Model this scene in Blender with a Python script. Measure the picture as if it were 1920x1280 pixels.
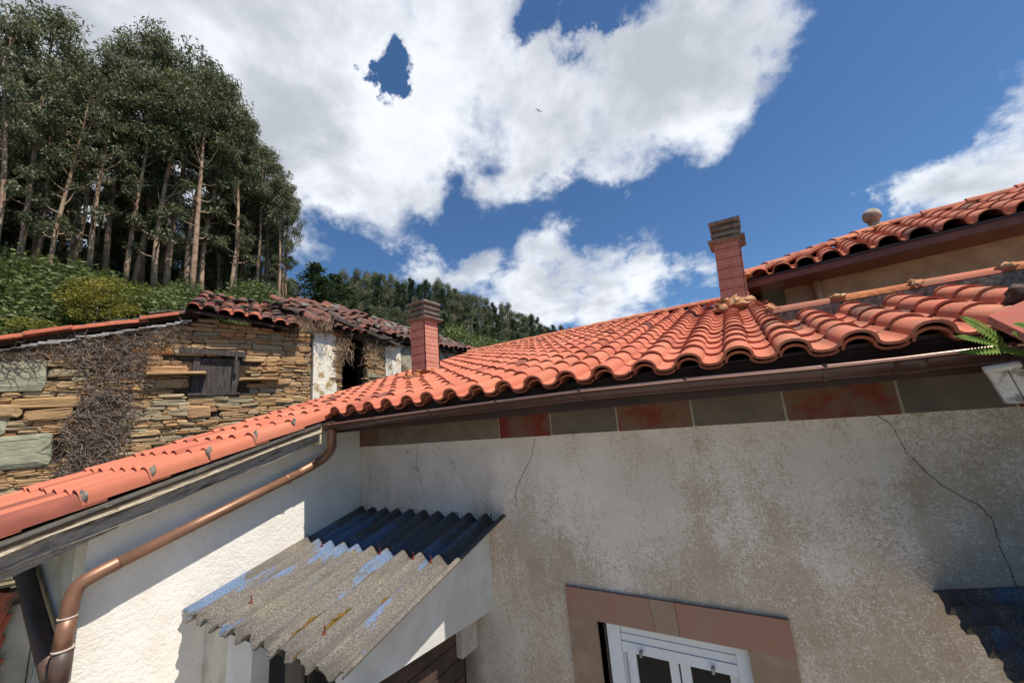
import bpy, math, random
from mathutils import Vector, Matrix, noise as mnoise
import numpy as np

for o in list(bpy.data.objects):
    bpy.data.objects.remove(o)
SC = bpy.context.scene
COL = SC.collection
R_ = math.radians

# ------------------------------------------------------------------ camera
cam_d = bpy.data.cameras.new('camera')
cam_d.sensor_width = 36.0
cam_d.lens = 722.0 / 1920.0 * 36.0
cam_d.clip_start = 0.05
cam_d.clip_end = 2000
cam = bpy.data.objects.new('camera', cam_d)
COL.objects.link(cam)
right = Vector((0.84738746, 0.52436342, -0.08353144))
down = Vector((-0.17682799, 0.13035023, -0.97557198))
fwd = Vector((-0.50066591, 0.84145815, 0.20317928))
m3 = Matrix((right, -down, -fwd)).transposed()
cam.matrix_world = m3.to_4x4()
SC.camera = cam
SC.render.resolution_x, SC.render.resolution_y = 1024, 682

# ------------------------------------------------------------------ light
SUN_EL, SUN_D = R_(65.0), R_(3.0)      # the sun stands over +X, three degrees towards the viewer's side
sun_dir = Vector((math.cos(SUN_EL) * math.cos(SUN_D), -math.cos(SUN_EL) * math.sin(SUN_D), math.sin(SUN_EL)))
sl = bpy.data.lights.new('sun', 'SUN')
sl.energy = 4.6
sl.angle = R_(0.53)
sl.color = (1.0, 0.94, 0.85)
so = bpy.data.objects.new('sun', sl)
so.rotation_euler = sun_dir.to_track_quat('Z', 'Y').to_euler()
so.location = (20, -2, 40)
COL.objects.link(so)

SC.view_settings.view_transform = 'Standard'
SC.view_settings.look = 'None'
SC.view_settings.gamma = 1.0
SC.view_settings.use_curve_mapping = False
SC.view_settings.exposure = 0.6

W = bpy.data.worlds.new('World')
SC.world = W
W.use_nodes = True


def build_world():
    nt = W.node_tree
    nt.nodes.clear()
    N, L = nt.nodes.new, nt.links.new
    out = N('ShaderNodeOutputWorld')
    tc = N('ShaderNodeTexCoord')
    sky = N('ShaderNodeTexSky')
    sky.sky_type = 'NISHITA'
    sky.sun_disc = False
    sky.sun_elevation = SUN_EL
    sky.sun_rotation = R_(90.0) + SUN_D
    sky.altitude = 500
    sky.air_density = 1.0
    sky.dust_density = 0.3
    sky.ozone_density = 2.5
    bg_sky = N('ShaderNodeBackground')
    bg_sky.inputs['Strength'].default_value = 0.074
    tn = N('ShaderNodeMix'); tn.data_type = 'RGBA'; tn.blend_type = 'MULTIPLY'; tn.inputs[0].default_value = 1.0
    L(sky.outputs[0], tn.inputs[6]); tn.inputs[7].default_value = (0.62, 0.86, 1.05, 1)      # colour grade towards a deeper blue
    L(tn.outputs[2], bg_sky.inputs['Color'])

    nrm = N('ShaderNodeVectorMath'); nrm.operation = 'NORMALIZE'
    L(tc.outputs['Generated'], nrm.inputs[0])
    d = nrm.outputs[0]
    sep = N('ShaderNodeSeparateXYZ'); L(d, sep.inputs[0])

    def math_(op, a, b=None, c=None, clamp=False):
        n = N('ShaderNodeMath'); n.operation = op; n.use_clamp = clamp
        for i, v in enumerate((a, b, c)):
            if v is None: continue
            if isinstance(v, (int, float)): n.inputs[i].default_value = v
            else: L(v, n.inputs[i])
        return n.outputs[0]
    # cloud layer coordinates: a flat deck of cloud seen from below
    zz = math_('ADD', math_('MAXIMUM', sep.outputs[2], 0.0), 0.30)
    inv = math_('DIVIDE', 1.0, zz)
    pv = N('ShaderNodeVectorMath'); pv.operation = 'SCALE'
    L(d, pv.inputs[0]); L(inv, pv.inputs['Scale'])

    def noise(scale, detail, rough, off, dist=0.0):
        mp = N('ShaderNodeMapping'); mp.inputs['Location'].default_value = off
        L(pv.outputs[0], mp.inputs[0])
        n = N('ShaderNodeTexNoise'); n.inputs['Scale'].default_value = scale
        n.inputs['Detail'].default_value = detail; n.inputs['Roughness'].default_value = rough
        n.inputs['Distortion'].default_value = dist
        L(mp.outputs[0], n.inputs[0])
        return n.outputs[0]
    n_low = noise(0.9, 2.0, 0.5, (3.1, 1.7, 0.4))
    n_fine = noise(4.2, 10.0, 0.60, (0.3, 5.2, 2.0), 0.25)
    n_puff = noise(1.9, 6.0, 0.55, (7.3, 2.2, 1.0), 0.1)
    blobs = CLOUDS
    wn = N('ShaderNodeTexNoise'); wn.inputs['Scale'].default_value = 5.0; wn.inputs['Detail'].default_value = 7.0; wn.inputs['Roughness'].default_value = 0.62
    L(d, wn.inputs[0])
    wv = N('ShaderNodeVectorMath'); wv.operation = 'MULTIPLY_ADD'; L(wn.outputs['Color'], wv.inputs[0])
    wv.inputs[1].default_value = (0.34, 0.34, 0.34); wv.inputs[2].default_value = (-0.17, -0.17, -0.17)
    wa = N('ShaderNodeVectorMath'); wa.operation = 'ADD'; L(d, wa.inputs[0]); L(wv.outputs[0], wa.inputs[1])
    wd = N('ShaderNodeVectorMath'); wd.operation = 'NORMALIZE'; L(wa.outputs[0], wd.inputs[0]); dw = wd.outputs[0]
    acc = neg = None
    for (dx, dy, dz, r, w) in blobs:
        dp = N('ShaderNodeVectorMath'); dp.operation = 'DOT_PRODUCT'
        L(dw, dp.inputs[0]); dp.inputs[1].default_value = (dx, dy, dz)
        k = 2.0 / (r * r)
        e = math_('EXPONENT', math_('MULTIPLY_ADD', dp.outputs['Value'], k, -k))
        if w > 0: acc = math_('MAXIMUM', math_('MULTIPLY', e, w), acc if acc is not None else 0.0)
        else: neg = math_('MULTIPLY_ADD', e, w, neg if neg is not None else -0.40)
    acc = math_('ADD', acc, neg)
    dens = math_('MULTIPLY_ADD', math_('SUBTRACT', n_fine, 0.5), 1.75, acc)
    dens = math_('MULTIPLY_ADD', math_('SUBTRACT', n_puff, 0.5), 1.3, dens)
    dens = math_('MULTIPLY_ADD', math_('SUBTRACT', n_low, 0.5), 0.7, dens)

    def smooth(v, a, b):
        n = N('ShaderNodeMapRange'); n.interpolation_type = 'SMOOTHSTEP'
        L(v, n.inputs[0]); n.inputs[1].default_value = a; n.inputs[2].default_value = b
        return n.outputs[0]
    alpha = smooth(dens, -0.14, 0.52)
    n_sh = noise(2.6, 5.0, 0.55, (2.3, 9.2, 4.0), 0.2)
    thick = smooth(math_('MULTIPLY_ADD', math_('SUBTRACT', n_sh, 0.5), 2.6, math_('MULTIPLY', dens, 0.55)), -0.20, 0.75)
    cr = N('ShaderNodeValToRGB')
    cr.color_ramp.elements[0].position = 0.0; cr.color_ramp.elements[0].color = (0.66, 0.685, 0.72, 1)
    cr.color_ramp.elements[1].position = 1.0; cr.color_ramp.elements[1].color = (0.36, 0.385, 0.425, 1)
    e = cr.color_ramp.elements.new(0.35); e.color = (0.60, 0.625, 0.665, 1)
    L(thick, cr.inputs[0])
    bg_c = N('ShaderNodeBackground'); bg_c.inputs['Strength'].default_value = 1.0
    L(cr.outputs[0], bg_c.inputs['Color'])
    mx = N('ShaderNodeMixShader')
    L(math_('MULTIPLY', alpha, 0.97), mx.inputs[0]); L(bg_sky.outputs[0], mx.inputs[1]); L(bg_c.outputs[0], mx.inputs[2])
    L(mx.outputs[0], out.inputs[0])


# cloud banks as directions (x, y, z), angular size, weight
CLOUDS = [
    (-0.793, 0.042, 0.607, 0.347, 1.25),
    (-0.683, 0.239, 0.690, 0.341, 1.25),
    (-0.630, 0.434, 0.644, 0.258, 1.15),
    (-0.475, 0.578, 0.663, 0.238, 1.20),
    (-0.369, 0.515, 0.774, 0.161, 1.10),
    (-0.293, 0.692, 0.660, 0.227, 1.20),
    (-0.091, 0.769, 0.632, 0.216, 1.25),
    (0.040, 0.748, 0.663, 0.155, 1.15),
    (0.131, 0.765, 0.630, 0.088, 0.95),
    (-0.171, 0.808, 0.564, 0.134, 0.95),
    (-0.708, 0.476, 0.522, 0.101, 1.00),
    (-0.392, 0.704, 0.591, 0.139, 0.95),
    (0.029, 0.817, 0.575, 0.120, 0.90),
    (-0.755, 0.332, 0.565, 0.235, 1.05),
    (-0.743, 0.494, 0.451, 0.055, 0.75),
    (-0.627, 0.654, 0.424, 0.092, 0.90),
    (-0.536, 0.748, 0.391, 0.108, 0.85),
    (-0.333, 0.856, 0.395, 0.141, 0.85),
    (-0.174, 0.926, 0.334, 0.136, 0.90),
    (-0.067, 0.940, 0.334, 0.074, 0.80),
    (-0.449, 0.849, 0.280, 0.152, 0.90),
    (-0.275, 0.923, 0.269, 0.121, 0.85),
    (0.400, 0.865, 0.302, 0.122, 1.15),
    (0.338, 0.892, 0.300, 0.085, 1.05),
    (0.459, 0.847, 0.266, 0.164, 1.20),
    (0.289, 0.912, 0.292, 0.042, 0.70),
    (0.277, 0.762, 0.585, 0.052, 0.58),
    (0.238, 0.783, 0.574, 0.036, 0.50),
    (-0.021, 0.895, 0.445, 0.026, 0.55),
    (-0.515, 0.461, 0.723, 0.024, -0.75),
    (-0.516, 0.500, 0.696, 0.027, -0.85),
    (-0.515, 0.481, 0.710, 0.054, -0.45),
    (-0.138, 0.624, 0.769, 0.042, -0.90),
    (-0.115, 0.656, 0.746, 0.027, -0.60),
    (-0.163, 0.584, 0.796, 0.061, -0.60),
    (-0.060, 0.641, 0.765, 0.050, -0.60),
    (0.255, 0.849, 0.463, 0.141, -0.30),
    (0.106, 0.921, 0.376, 0.122, -0.35),
    (0.336, 0.802, 0.494, 0.143, -0.25),
    (-0.655, 0.565, 0.502, 0.075, -0.30),
    (-0.538, 0.677, 0.502, 0.078, -0.50),
    (-0.379, 0.790, 0.482, 0.106, -0.60),
    (-0.241, 0.857, 0.456, 0.078, -0.50),
    (-0.093, 0.900, 0.425, 0.093, -0.55),
    (0.055, 0.967, 0.250, 0.081, -0.30),
    (-0.737, 0.553, 0.389, 0.076, -0.35),
]
build_world()

# ------------------------------------------------------------------ materials
MATS = {}


class G:
    """small node-graph helper for one material"""
    def __init__(self, name):
        self.m = bpy.data.materials.new(name); self.m.use_nodes = True
        self.nt = self.m.node_tree; self.nt.nodes.clear()
        self.out = self.N('ShaderNodeOutputMaterial')
        self.geo = self.N('ShaderNodeNewGeometry')
        self.pos = self.geo.outputs['Position']
        MATS[name] = self.m

    def N(self, t): return self.nt.nodes.new(t)
    def L(self, a, b): self.nt.links.new(a, b)

    def put(self, sock, v):
        if isinstance(v, bpy.types.NodeSocket): self.L(v, sock)
        elif isinstance(v, (tuple, list)) and len(v) == 3 and sock.type == 'RGBA': sock.default_value = (*v, 1)
        else: sock.default_value = v

    def math(self, op, a, b=None, c=None, clamp=False):
        n = self.N('ShaderNodeMath'); n.operation = op; n.use_clamp = clamp
        for i, v in enumerate((a, b, c)):
            if v is not None: self.put(n.inputs[i], v)
        return n.outputs[0]

    def mapping(self, scale=(1, 1, 1), loc=(0, 0, 0), src=None):
        n = self.N('ShaderNodeMapping'); n.inputs['Scale'].default_value = scale; n.inputs['Location'].default_value = loc
        self.L(src or self.pos, n.inputs[0]); return n.outputs[0]

    def noise(self, scale, detail=4, rough=0.55, vec=None, dist=0.0):
        n = self.N('ShaderNodeTexNoise'); n.inputs['Scale'].default_value = scale
        n.inputs['Detail'].default_value = detail; n.inputs['Roughness'].default_value = rough
        n.inputs['Distortion'].default_value = dist
        self.L(vec or self.pos, n.inputs[0]); return n.outputs[0]

    def voronoi(self, scale, vec=None, feature='F1', out=0):
        n = self.N('ShaderNodeTexVoronoi'); n.feature = feature; n.inputs['Scale'].default_value = scale
        self.L(vec or self.pos, n.inputs[0]); return n.outputs[out]

    def ramp(self, v, a, b, smooth=True):
        n = self.N('ShaderNodeMapRange'); n.interpolation_type = 'SMOOTHSTEP' if smooth else 'LINEAR'
        self.put(n.inputs[0], v); n.inputs[1].default_value = a; n.inputs[2].default_value = b
        return n.outputs[0]

    def mix(self, f, a, b, mode='MIX'):
        n = self.N('ShaderNodeMix'); n.data_type = 'RGBA'; n.blend_type = mode
        self.put(n.inputs[0], f); self.put(n.inputs[6], a); self.put(n.inputs[7], b)
        return n.outputs[2]

    def cramp(self, v, stops):
        n = self.N('ShaderNodeValToRGB'); cr = n.color_ramp
        while len(cr.elements) < len(stops): cr.elements.new(0.5)
        for e, (p, c) in zip(cr.elements, stops): e.position = p; e.color = (*c, 1)
        self.L(v, n.inputs[0]); return n.outputs[0]

    def rnd(self):
        oi = self.N('ShaderNodeObjectInfo')
        at = self.N('ShaderNodeAttribute'); at.attribute_name = 'tint'
        return self.math('FRACT', self.math('ADD', oi.outputs['Random'], at.outputs['Fac']))

    def sepz(self, v=None):
        n = self.N('ShaderNodeSeparateXYZ'); self.L(v or self.pos, n.inputs[0]); return n.outputs

    def bump(self, h, dist=0.004, strength=1.0, prev=None):
        n = self.N('ShaderNodeBump'); n.inputs['Distance'].default_value = dist; n.inputs['Strength'].default_value = strength
        self.L(h, n.inputs['Height'])
        if prev is not None: self.L(prev, n.inputs['Normal'])
        return n.outputs[0]

    def done(self, color, rough=0.85, spec=0.25, metal=0.0, normal=None):
        p = self.N('ShaderNodeBsdfPrincipled')
        self.put(p.inputs['Base Color'], color); self.put(p.inputs['Roughness'], rough)
        self.put(p.inputs['Specular IOR Level'], spec); self.put(p.inputs['Metallic'], metal)
        if normal is not None: self.L(normal, p.inputs['Normal'])
        self.L(p.outputs[0], self.out.inputs[0]); return p


def simple(name, c1, c2, scale=8, rough=0.8, spec=0.25, metal=0, bump=0.003, bscale=None, lo=0.35, hi=0.65, rv=0.0):
    g = G(name)
    n = g.noise(scale, 6, 0.62)
    col = g.mix(g.ramp(n, lo, hi), c1, c2)
    if rv:
        r = g.rnd()
        col = g.mix(g.math('MULTIPLY', r, rv), col, (0.02, 0.015, 0.012))
    nb = g.bump(g.noise(bscale or scale * 5, 5, 0.6), bump) if bump else None
    g.done(col, rough, spec, metal, nb)
    return g.m


# fired clay roof tile: pinkish orange, some tiles burnt darker, dust in the low-frequency noise
g = G('clay_tile')
r = g.rnd()
base = g.cramp(r, [(0.0, (0.49, 0.150, 0.088)), (0.45, (0.46, 0.135, 0.080)), (0.86, (0.48, 0.160, 0.090)), (0.955, (0.33, 0.085, 0.052)), (0.985, (0.13, 0.05, 0.04)), (1.0, (0.11, 0.045, 0.04))])
r2 = g.math('FRACT', g.math('MULTIPLY', r, 7.31))
base = g.mix(g.math('MULTIPLY', r2, 0.24), base, (0.27, 0.085, 0.055))
r3 = g.math('FRACT', g.math('MULTIPLY', r, 23.7))
base = g.mix(g.math('MULTIPLY', g.ramp(r3, 0.6, 1.0), 0.35), base, (0.55, 0.23, 0.14))
n1 = g.noise(3.0, 5, 0.6)
base = g.mix(g.math('MULTIPLY', g.ramp(n1, 0.5, 0.75), 0.35), base, (0.43, 0.15, 0.075))
n2 = g.noise(26, 6, 0.7)
base = g.mix(g.math('MULTIPLY', g.ramp(n2, 0.52, 0.75), 0.30), base, (0.27, 0.09, 0.06))
# lichen and grime on the older tiles near the tall house (x > 0)
xs = g.sepz()[0]
old = g.math('MULTIPLY', g.ramp(xs, -0.3, 0.5), g.ramp(g.noise(7, 7, 0.7), 0.44, 0.66))
base = g.mix(g.math('MULTIPLY', old, 0.75), base, (0.25, 0.14, 0.085))
g.done(base, 0.82, 0.22, 0, g.bump(g.noise(60, 4, 0.6), 0.0015))

g = G('old_tile')
r = g.rnd()
base = g.cramp(r, [(0.0, (0.22, 0.085, 0.062)), (0.3, (0.15, 0.068, 0.055)), (0.5, (0.27, 0.095, 0.065)), (0.7, (0.11, 0.068, 0.058)), (0.9, (0.085, 0.066, 0.06)), (1.0, (0.19, 0.10, 0.078))])
base = g.mix(g.ramp(g.noise(14, 7, 0.7), 0.42, 0.68), base, (0.085, 0.07, 0.06))
g.done(base, 0.92, 0.1, 0, g.bump(g.noise(50, 5, 0.65), 0.004))

g = G('old_tile_bright')
r = g.rnd()
base = g.cramp(r, [(0.0, (0.44, 0.125, 0.068)), (0.6, (0.38, 0.105, 0.06)), (1.0, (0.27, 0.09, 0.06))])
base = g.mix(g.ramp(g.noise(13, 7, 0.7), 0.46, 0.70), base, (0.13, 0.085, 0.065))
g.done(base, 0.9, 0.1, 0, g.bump(g.noise(50, 5, 0.65), 0.003))

simple('roof_mortar', (0.46, 0.30, 0.18), (0.40, 0.15, 0.06), 9, 0.95, 0.1, 0, 0.012, 40)
simple('orange_mortar', (0.50, 0.20, 0.085), (0.36, 0.13, 0.06), 12, 0.95, 0.1, 0, 0.01, 45)
simple('grey_mortar', (0.30, 0.27, 0.22), (0.11, 0.10, 0.085), 30, 0.95, 0.1, 0, 0.012, 80)
simple('deck_board', (0.055, 0.035, 0.025), (0.03, 0.02, 0.015), 6, 0.9, 0.1)

# shaded house front: cream paint worn off a fibrous brown render, more of it lower down and to the right
g = G('worn_render')
x, y, z = g.sepz()
big = g.noise(1.5, 5, 0.6)
streak = g.noise(1.0, 5, 0.62, g.mapping((4.5, 4.5, 1.1)))
fib1 = g.noise(1.0, 7, 0.72, g.mapping((62, 62, 44)), 1.6)
fib2 = g.noise(1.0, 6, 0.7, g.mapping((28, 28, 70), (3, 3, 3)), 2.0)
lvl = g.math('ADD', g.math('MULTIPLY', g.ramp(z, -0.25, -1.0, False), 0.20), g.math('MULTIPLY', g.ramp(x, -1.2, 1.0, False), 0.16))
lvl = g.math('ADD', lvl, g.math('MULTIPLY', g.ramp(x, -3.0, -3.7, False), -0.05))
wear = g.math('ADD', g.math('ADD', g.math('MULTIPLY', g.math('SUBTRACT', big, 0.5), 0.85), g.math('MULTIPLY', g.math('SUBTRACT', streak, 0.5), 0.8)), lvl)
fibm = g.math('ADD', g.math('MULTIPLY', fib1, 0.6), g.math('MULTIPLY', fib2, 0.4))
mask = g.ramp(g.math('ADD', wear, g.math('MULTIPLY', g.math('SUBTRACT', fibm, 0.5), 2.7)), 0.03, 0.36)
paint = g.mix(g.ramp(g.noise(2.3, 5, 0.6), 0.35, 0.7), (0.77, 0.675, 0.585), (0.66, 0.565, 0.48))
brown = g.mix(g.ramp(g.noise(5, 5, 0.6), 0.35, 0.65), (0.37, 0.275, 0.17), (0.45, 0.345, 0.235))
col = g.mix(g.math('MULTIPLY', mask, 0.80), paint, brown)
# mould spots under the painted band at the left end
spots = g.math('MULTIPLY', g.ramp(g.noise(9, 8, 0.75, g.mapping((1, 1, 0.8)), 0.6), 0.57, 0.66), g.ramp(x, -1.5, -2.3, False))
spots = g.math('MULTIPLY', spots, g.ramp(z, -0.75, -0.2, False))
col = g.mix(g.math('MULTIPLY', spots, 0.7), col, (0.17, 0.145, 0.105))
g.done(col, 0.93, 0.12, 0, g.bump(fibm, 0.006, 0.8))

# white rough-cast of the wing
g = G('white_render')
n = g.noise(3.0, 6, 0.65)
col = g.mix(g.ramp(n, 0.4, 0.72), (0.84, 0.79, 0.71), (0.76, 0.69, 0.60))
dirt = g.ramp(g.noise(5, 8, 0.7, g.mapping((1, 1, 0.7), (4, 0, 1))), 0.60, 0.74)
col = g.mix(g.math('MULTIPLY', dirt, 0.45), col, (0.42, 0.35, 0.26))
g.done(col, 0.95, 0.1, 0, g.bump(g.noise(34, 6, 0.7), 0.010, 0.8))

simple('white_paint', (0.66, 0.65, 0.62), (0.56, 0.54, 0.50), 4, 0.7, 0.25, 0, 0.0015, 60)
simple('stained_white', (0.58, 0.55, 0.49), (0.40, 0.36, 0.29), 3, 0.85, 0.15, 0, 0.004, 40)
simple('upper_render', (0.62, 0.38, 0.26), (0.46, 0.27, 0.18), 5, 0.93, 0.1, 0, 0.006, 30)
simple('brown_paint', (0.26, 0.080, 0.048), (0.17, 0.055, 0.036), 4, 0.45, 0.4, 0, 0.001, 30)
simple('dark_fascia', (0.060, 0.028, 0.020), (0.035, 0.02, 0.016), 5, 0.5, 0.35, 0, 0.001, 30)
simple('gutter_brown', (0.075, 0.030, 0.021), (0.055, 0.024, 0.017), 6, 0.30, 0.4, 0.0, 0)
simple('gutter_bead_highlight', (0.62, 0.38, 0.30), (0.55, 0.32, 0.25), 6, 0.28, 0.7, 0.9, 0)  # highlight put into the colour, much paler than the trough
simple('copper_pipe', (0.29, 0.150, 0.092), (0.21, 0.105, 0.064), 5, 0.46, 0.5, 0.4, 0.0005, 60)
simple('old_pipe', (0.10, 0.055, 0.04), (0.06, 0.045, 0.038), 7, 0.5, 0.4, 0.1, 0.0008, 50)
simple('pale_ring', (0.55, 0.47, 0.42), (0.42, 0.33, 0.28), 20, 0.5, 0.3)
simple('red_stone', (0.36, 0.185, 0.130), (0.34, 0.215, 0.155), 7, 0.9, 0.12, 0, 0.003, 70)
simple('brown_stone', (0.36, 0.25, 0.165), (0.29, 0.20, 0.135), 8, 0.9, 0.12, 0, 0.003, 70)
simple('beige_stone', (0.36, 0.255, 0.175), (0.31, 0.215, 0.15), 8, 0.9, 0.12, 0, 0.003, 70)
simple('frieze_red', (0.17, 0.030, 0.022), (0.16, 0.085, 0.058), 4, 0.8, 0.2, 0, 0.001, 60, 0.42, 0.62)
simple('frieze_rust', (0.17, 0.10, 0.065), (0.18, 0.04, 0.028), 4, 0.8, 0.2, 0, 0.001, 60, 0.5, 0.64)
simple('frieze_grey', (0.115, 0.10, 0.085), (0.17, 0.135, 0.10), 5, 0.8, 0.2, 0, 0.001, 60)
simple('frieze_tan', (0.21, 0.165, 0.12), (0.165, 0.125, 0.09), 5, 0.8, 0.2, 0, 0.001, 60)
simple('grout', (0.42, 0.37, 0.30), (0.33, 0.28, 0.22), 20, 0.9, 0.1)
simple('crack_dark', (0.035, 0.027, 0.02), (0.06, 0.045, 0.035), 20, 1.0, 0.0, 0, 0)
simple('pvc', (0.70, 0.71, 0.73), (0.64, 0.65, 0.67), 2, 0.35, 0.4, 0, 0)
simple('grey_metal', (0.30, 0.30, 0.30), (0.2, 0.2, 0.2), 20, 0.5, 0.4, 0.3, 0)
simple('dark_room', (0.03, 0.026, 0.024), (0.02, 0.018, 0.016), 3, 0.9, 0.1, 0, 0)
simple('dark_wood', (0.085, 0.055, 0.04), (0.05, 0.035, 0.028), 5, 0.8, 0.2, 0, 0.002, 30)
simple('rust_red', (0.22, 0.035, 0.02), (0.13, 0.03, 0.02), 30, 0.8, 0.2)
simple('moss', (0.20, 0.105, 0.02), (0.06, 0.05, 0.012), 22, 1.0, 0.0, 0, 0.012, 120)
simple('cement_cap', (0.25, 0.22, 0.18), (0.14, 0.125, 0.105), 9, 0.95, 0.1, 0, 0.004, 50)
simple('chimney_brick', (0.62, 0.275, 0.195), (0.55, 0.235, 0.165), 9, 0.8, 0.2, 0, 0.001, 60, rv=0.12)
simple('chimney_joint', (0.70, 0.46, 0.38), (0.62, 0.38, 0.31), 20, 0.9, 0.1)
simple('chimney_seam', (0.14, 0.045, 0.035), (0.10, 0.04, 0.03), 20, 0.9, 0.1)
simple('ball_stone', (0.48, 0.42, 0.34), (0.22, 0.18, 0.14), 8, 0.9, 0.1, 0, 0.004, 40)
simple('ruin_plaster', (0.76, 0.70, 0.57), (0.40, 0.29, 0.15), 5.5, 0.95, 0.1, 0, 0.012, 26, 0.50, 0.62)
simple('ruin_plaster_old', (0.36, 0.31, 0.22), (0.13, 0.10, 0.07), 5, 0.95, 0.1, 0, 0.012, 24, 0.4, 0.62)
simple('ruin_core', (0.085, 0.06, 0.038), (0.05, 0.036, 0.025), 10, 1.0, 0.05, 0, 0.01, 30)
simple('slate', (0.20, 0.195, 0.175), (0.10, 0.095, 0.085), 12, 0.8, 0.2, 0, 0.006, 40, rv=0.35)
simple('pale_slate', (0.46, 0.44, 0.41), (0.27, 0.25, 0.23), 14, 0.85, 0.2, 0, 0.006, 40, rv=0.35)
simple('twig', (0.25, 0.20, 0.165), (0.14, 0.105, 0.085), 9, 0.95, 0.05, 0, 0)
simple('dry_grass', (0.36, 0.26, 0.17), (0.24, 0.16, 0.11), 9, 0.95, 0.05, 0, 0)
simple('ground_soil', (0.10, 0.085, 0.05), (0.06, 0.07, 0.03), 0.8, 1.0, 0.05, 0, 0.05, 6)
simple('bounce_paving', (0.52, 0.48, 0.42), (0.45, 0.41, 0.35), 2, 0.95, 0.1, 0, 0.01, 20)
simple('bird_dark', (0.03, 0.03, 0.022), (0.05, 0.05, 0.05), 20, 0.8, 0.1, 0, 0)
simple('red_slab', (0.34, 0.085, 0.055), (0.27, 0.10, 0.075), 10, 0.85, 0.2, 0, 0.004, 50)
simple('peeling_white', (0.62, 0.60, 0.57), (0.24, 0.22, 0.20), 16, 0.85, 0.15, 0, 0.006, 40, 0.5, 0.62)
simple('fern_green', (0.075, 0.14, 0.018), (0.13, 0.20, 0.03), 20, 0.7, 0.2, 0, 0)

# stacked schist: ochre, rust and grey-green stones with their own tint
g = G('schist')
r = g.rnd()
base = g.cramp(r, [(0.0, (0.42, 0.25, 0.11)), (0.2, (0.36, 0.22, 0.11)), (0.38, (0.47, 0.31, 0.16)), (0.52, (0.30, 0.17, 0.085)), (0.66, (0.40, 0.30, 0.18)), (0.8, (0.27, 0.23, 0.15)), (0.92, (0.45, 0.21, 0.08)), (1.0, (0.33, 0.29, 0.20))])
lay = g.noise(1.0, 6, 0.65, g.mapping((7, 7, 42)))
base = g.mix(g.math('MULTIPLY', g.ramp(lay, 0.5, 0.72), 0.5), base, (0.17, 0.11, 0.06))
base = g.mix(g.math('MULTIPLY', g.ramp(g.noise(6, 6, 0.65), 0.55, 0.75), 0.5), base, (0.42, 0.36, 0.24))
g.done(base, 0.9, 0.15, 0, g.bump(lay, 0.012, 0.9))

g = G('green_schist')
lay = g.noise(1.0, 6, 0.65, g.mapping((5, 5, 22)))
base = g.mix(g.ramp(lay, 0.35, 0.7), (0.36, 0.35, 0.24), (0.22, 0.22, 0.15))
g.done(base, 0.9, 0.15, 0, g.bump(lay, 0.010, 0.8))

PITCH0 = R_(16.5)
# weathered boards: grain runs along the roof slope (Y)
g = G('weathered_wood')
rotn = g.N('ShaderNodeMapping'); rotn.inputs['Rotation'].default_value = (-PITCH0, 0, 0); g.L(g.pos, rotn.inputs[0])
gr = g.noise(1.0, 7, 0.7, g.mapping((30, 5.0, 55), src=rotn.outputs[0]), 0.9)
base = g.cramp(gr, [(0.34, (0.03, 0.026, 0.023)), (0.44, (0.17, 0.15, 0.13)), (0.56, (0.36, 0.32, 0.28)), (0.64, (0.10, 0.085, 0.075)), (0.74, (0.25, 0.22, 0.19))])
g.done(base, 0.9, 0.12, 0, g.bump(gr, 0.008, 0.9))
g = G('pale_wood')
rotn = g.N('ShaderNodeMapping'); rotn.inputs['Rotation'].default_value = (-PITCH0, 0, 0); g.L(g.pos, rotn.inputs[0])
gr = g.noise(1.0, 7, 0.7, g.mapping((30, 6.0, 50), (5, 1, 0), src=rotn.outputs[0]), 1.0)
base = g.cramp(gr, [(0.34, (0.07, 0.05, 0.03)), (0.42, (0.45, 0.36, 0.24)), (0.56, (0.68, 0.58, 0.43)), (0.66, (0.30, 0.22, 0.14)), (0.76, (0.55, 0.45, 0.31))])
g.done(base, 0.9, 0.12, 0, g.bump(gr, 0.010, 0.9))
g = G('grey_wood')
gr = g.noise(1.0, 7, 0.7, g.mapping((40, 40, 4)), 0.5)
base = g.cramp(gr, [(0.25, (0.02, 0.017, 0.015)), (0.5, (0.075, 0.062, 0.055)), (0.8, (0.16, 0.14, 0.12))])
g.done(base, 0.9, 0.12, 0, g.bump(gr, 0.006, 0.9))


def fibre_cement(name, paint_lo, paint_hi, dark):
    g = G(name)
    sp = g.noise(1.0, 4, 0.8, g.mapping((120, 95, 120)), 0.4)
    base = g.cramp(sp, [(0.36, (0.075, 0.066, 0.060)), (0.50, (0.135, 0.118, 0.105)), (0.64, (0.25, 0.22, 0.175))])
    lich = g.ramp(g.noise(3.2, 6, 0.65), 0.5, 0.68)
    base = g.mix(g.math('MULTIPLY', lich, 0.55), base, g.cramp(sp, [(0.40, (0.10, 0.09, 0.065)), (0.64, (0.36, 0.33, 0.22))]))
    stv = g.noise(1.0, 6, 0.65, g.mapping((9, 1.3, 1.0), (2, 0, 0)), 0.3)
    base = g.mix(g.math('MULTIPLY', g.ramp(stv, 0.42, 0.62), 0.55), base, (0.075, 0.068, 0.062))
    # remains of blue paint, mostly along the crests
    x, y, z = g.sepz()
    pm = g.noise(1.0, 6, 0.62, g.mapping((5.0, 1.5, 1.0), (0.9, 0.2, 0)))
    pm = g.math('MULTIPLY', g.ramp(g.math('ADD', pm, g.math('MULTIPLY', g.ramp(x, -1.9, -3.4, False), 0.09)), paint_lo, paint_hi), 0.85)
    base = g.mix(pm, base, g.mix(g.ramp(sp, 0.4, 0.62), (0.07, 0.125, 0.24), (0.17, 0.23, 0.31)))
    base = g.mix(dark, base, (0.03, 0.035, 0.045))
    g.done(base, 0.9, 0.15, 0, g.bump(sp, 0.004, 0.8))


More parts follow.
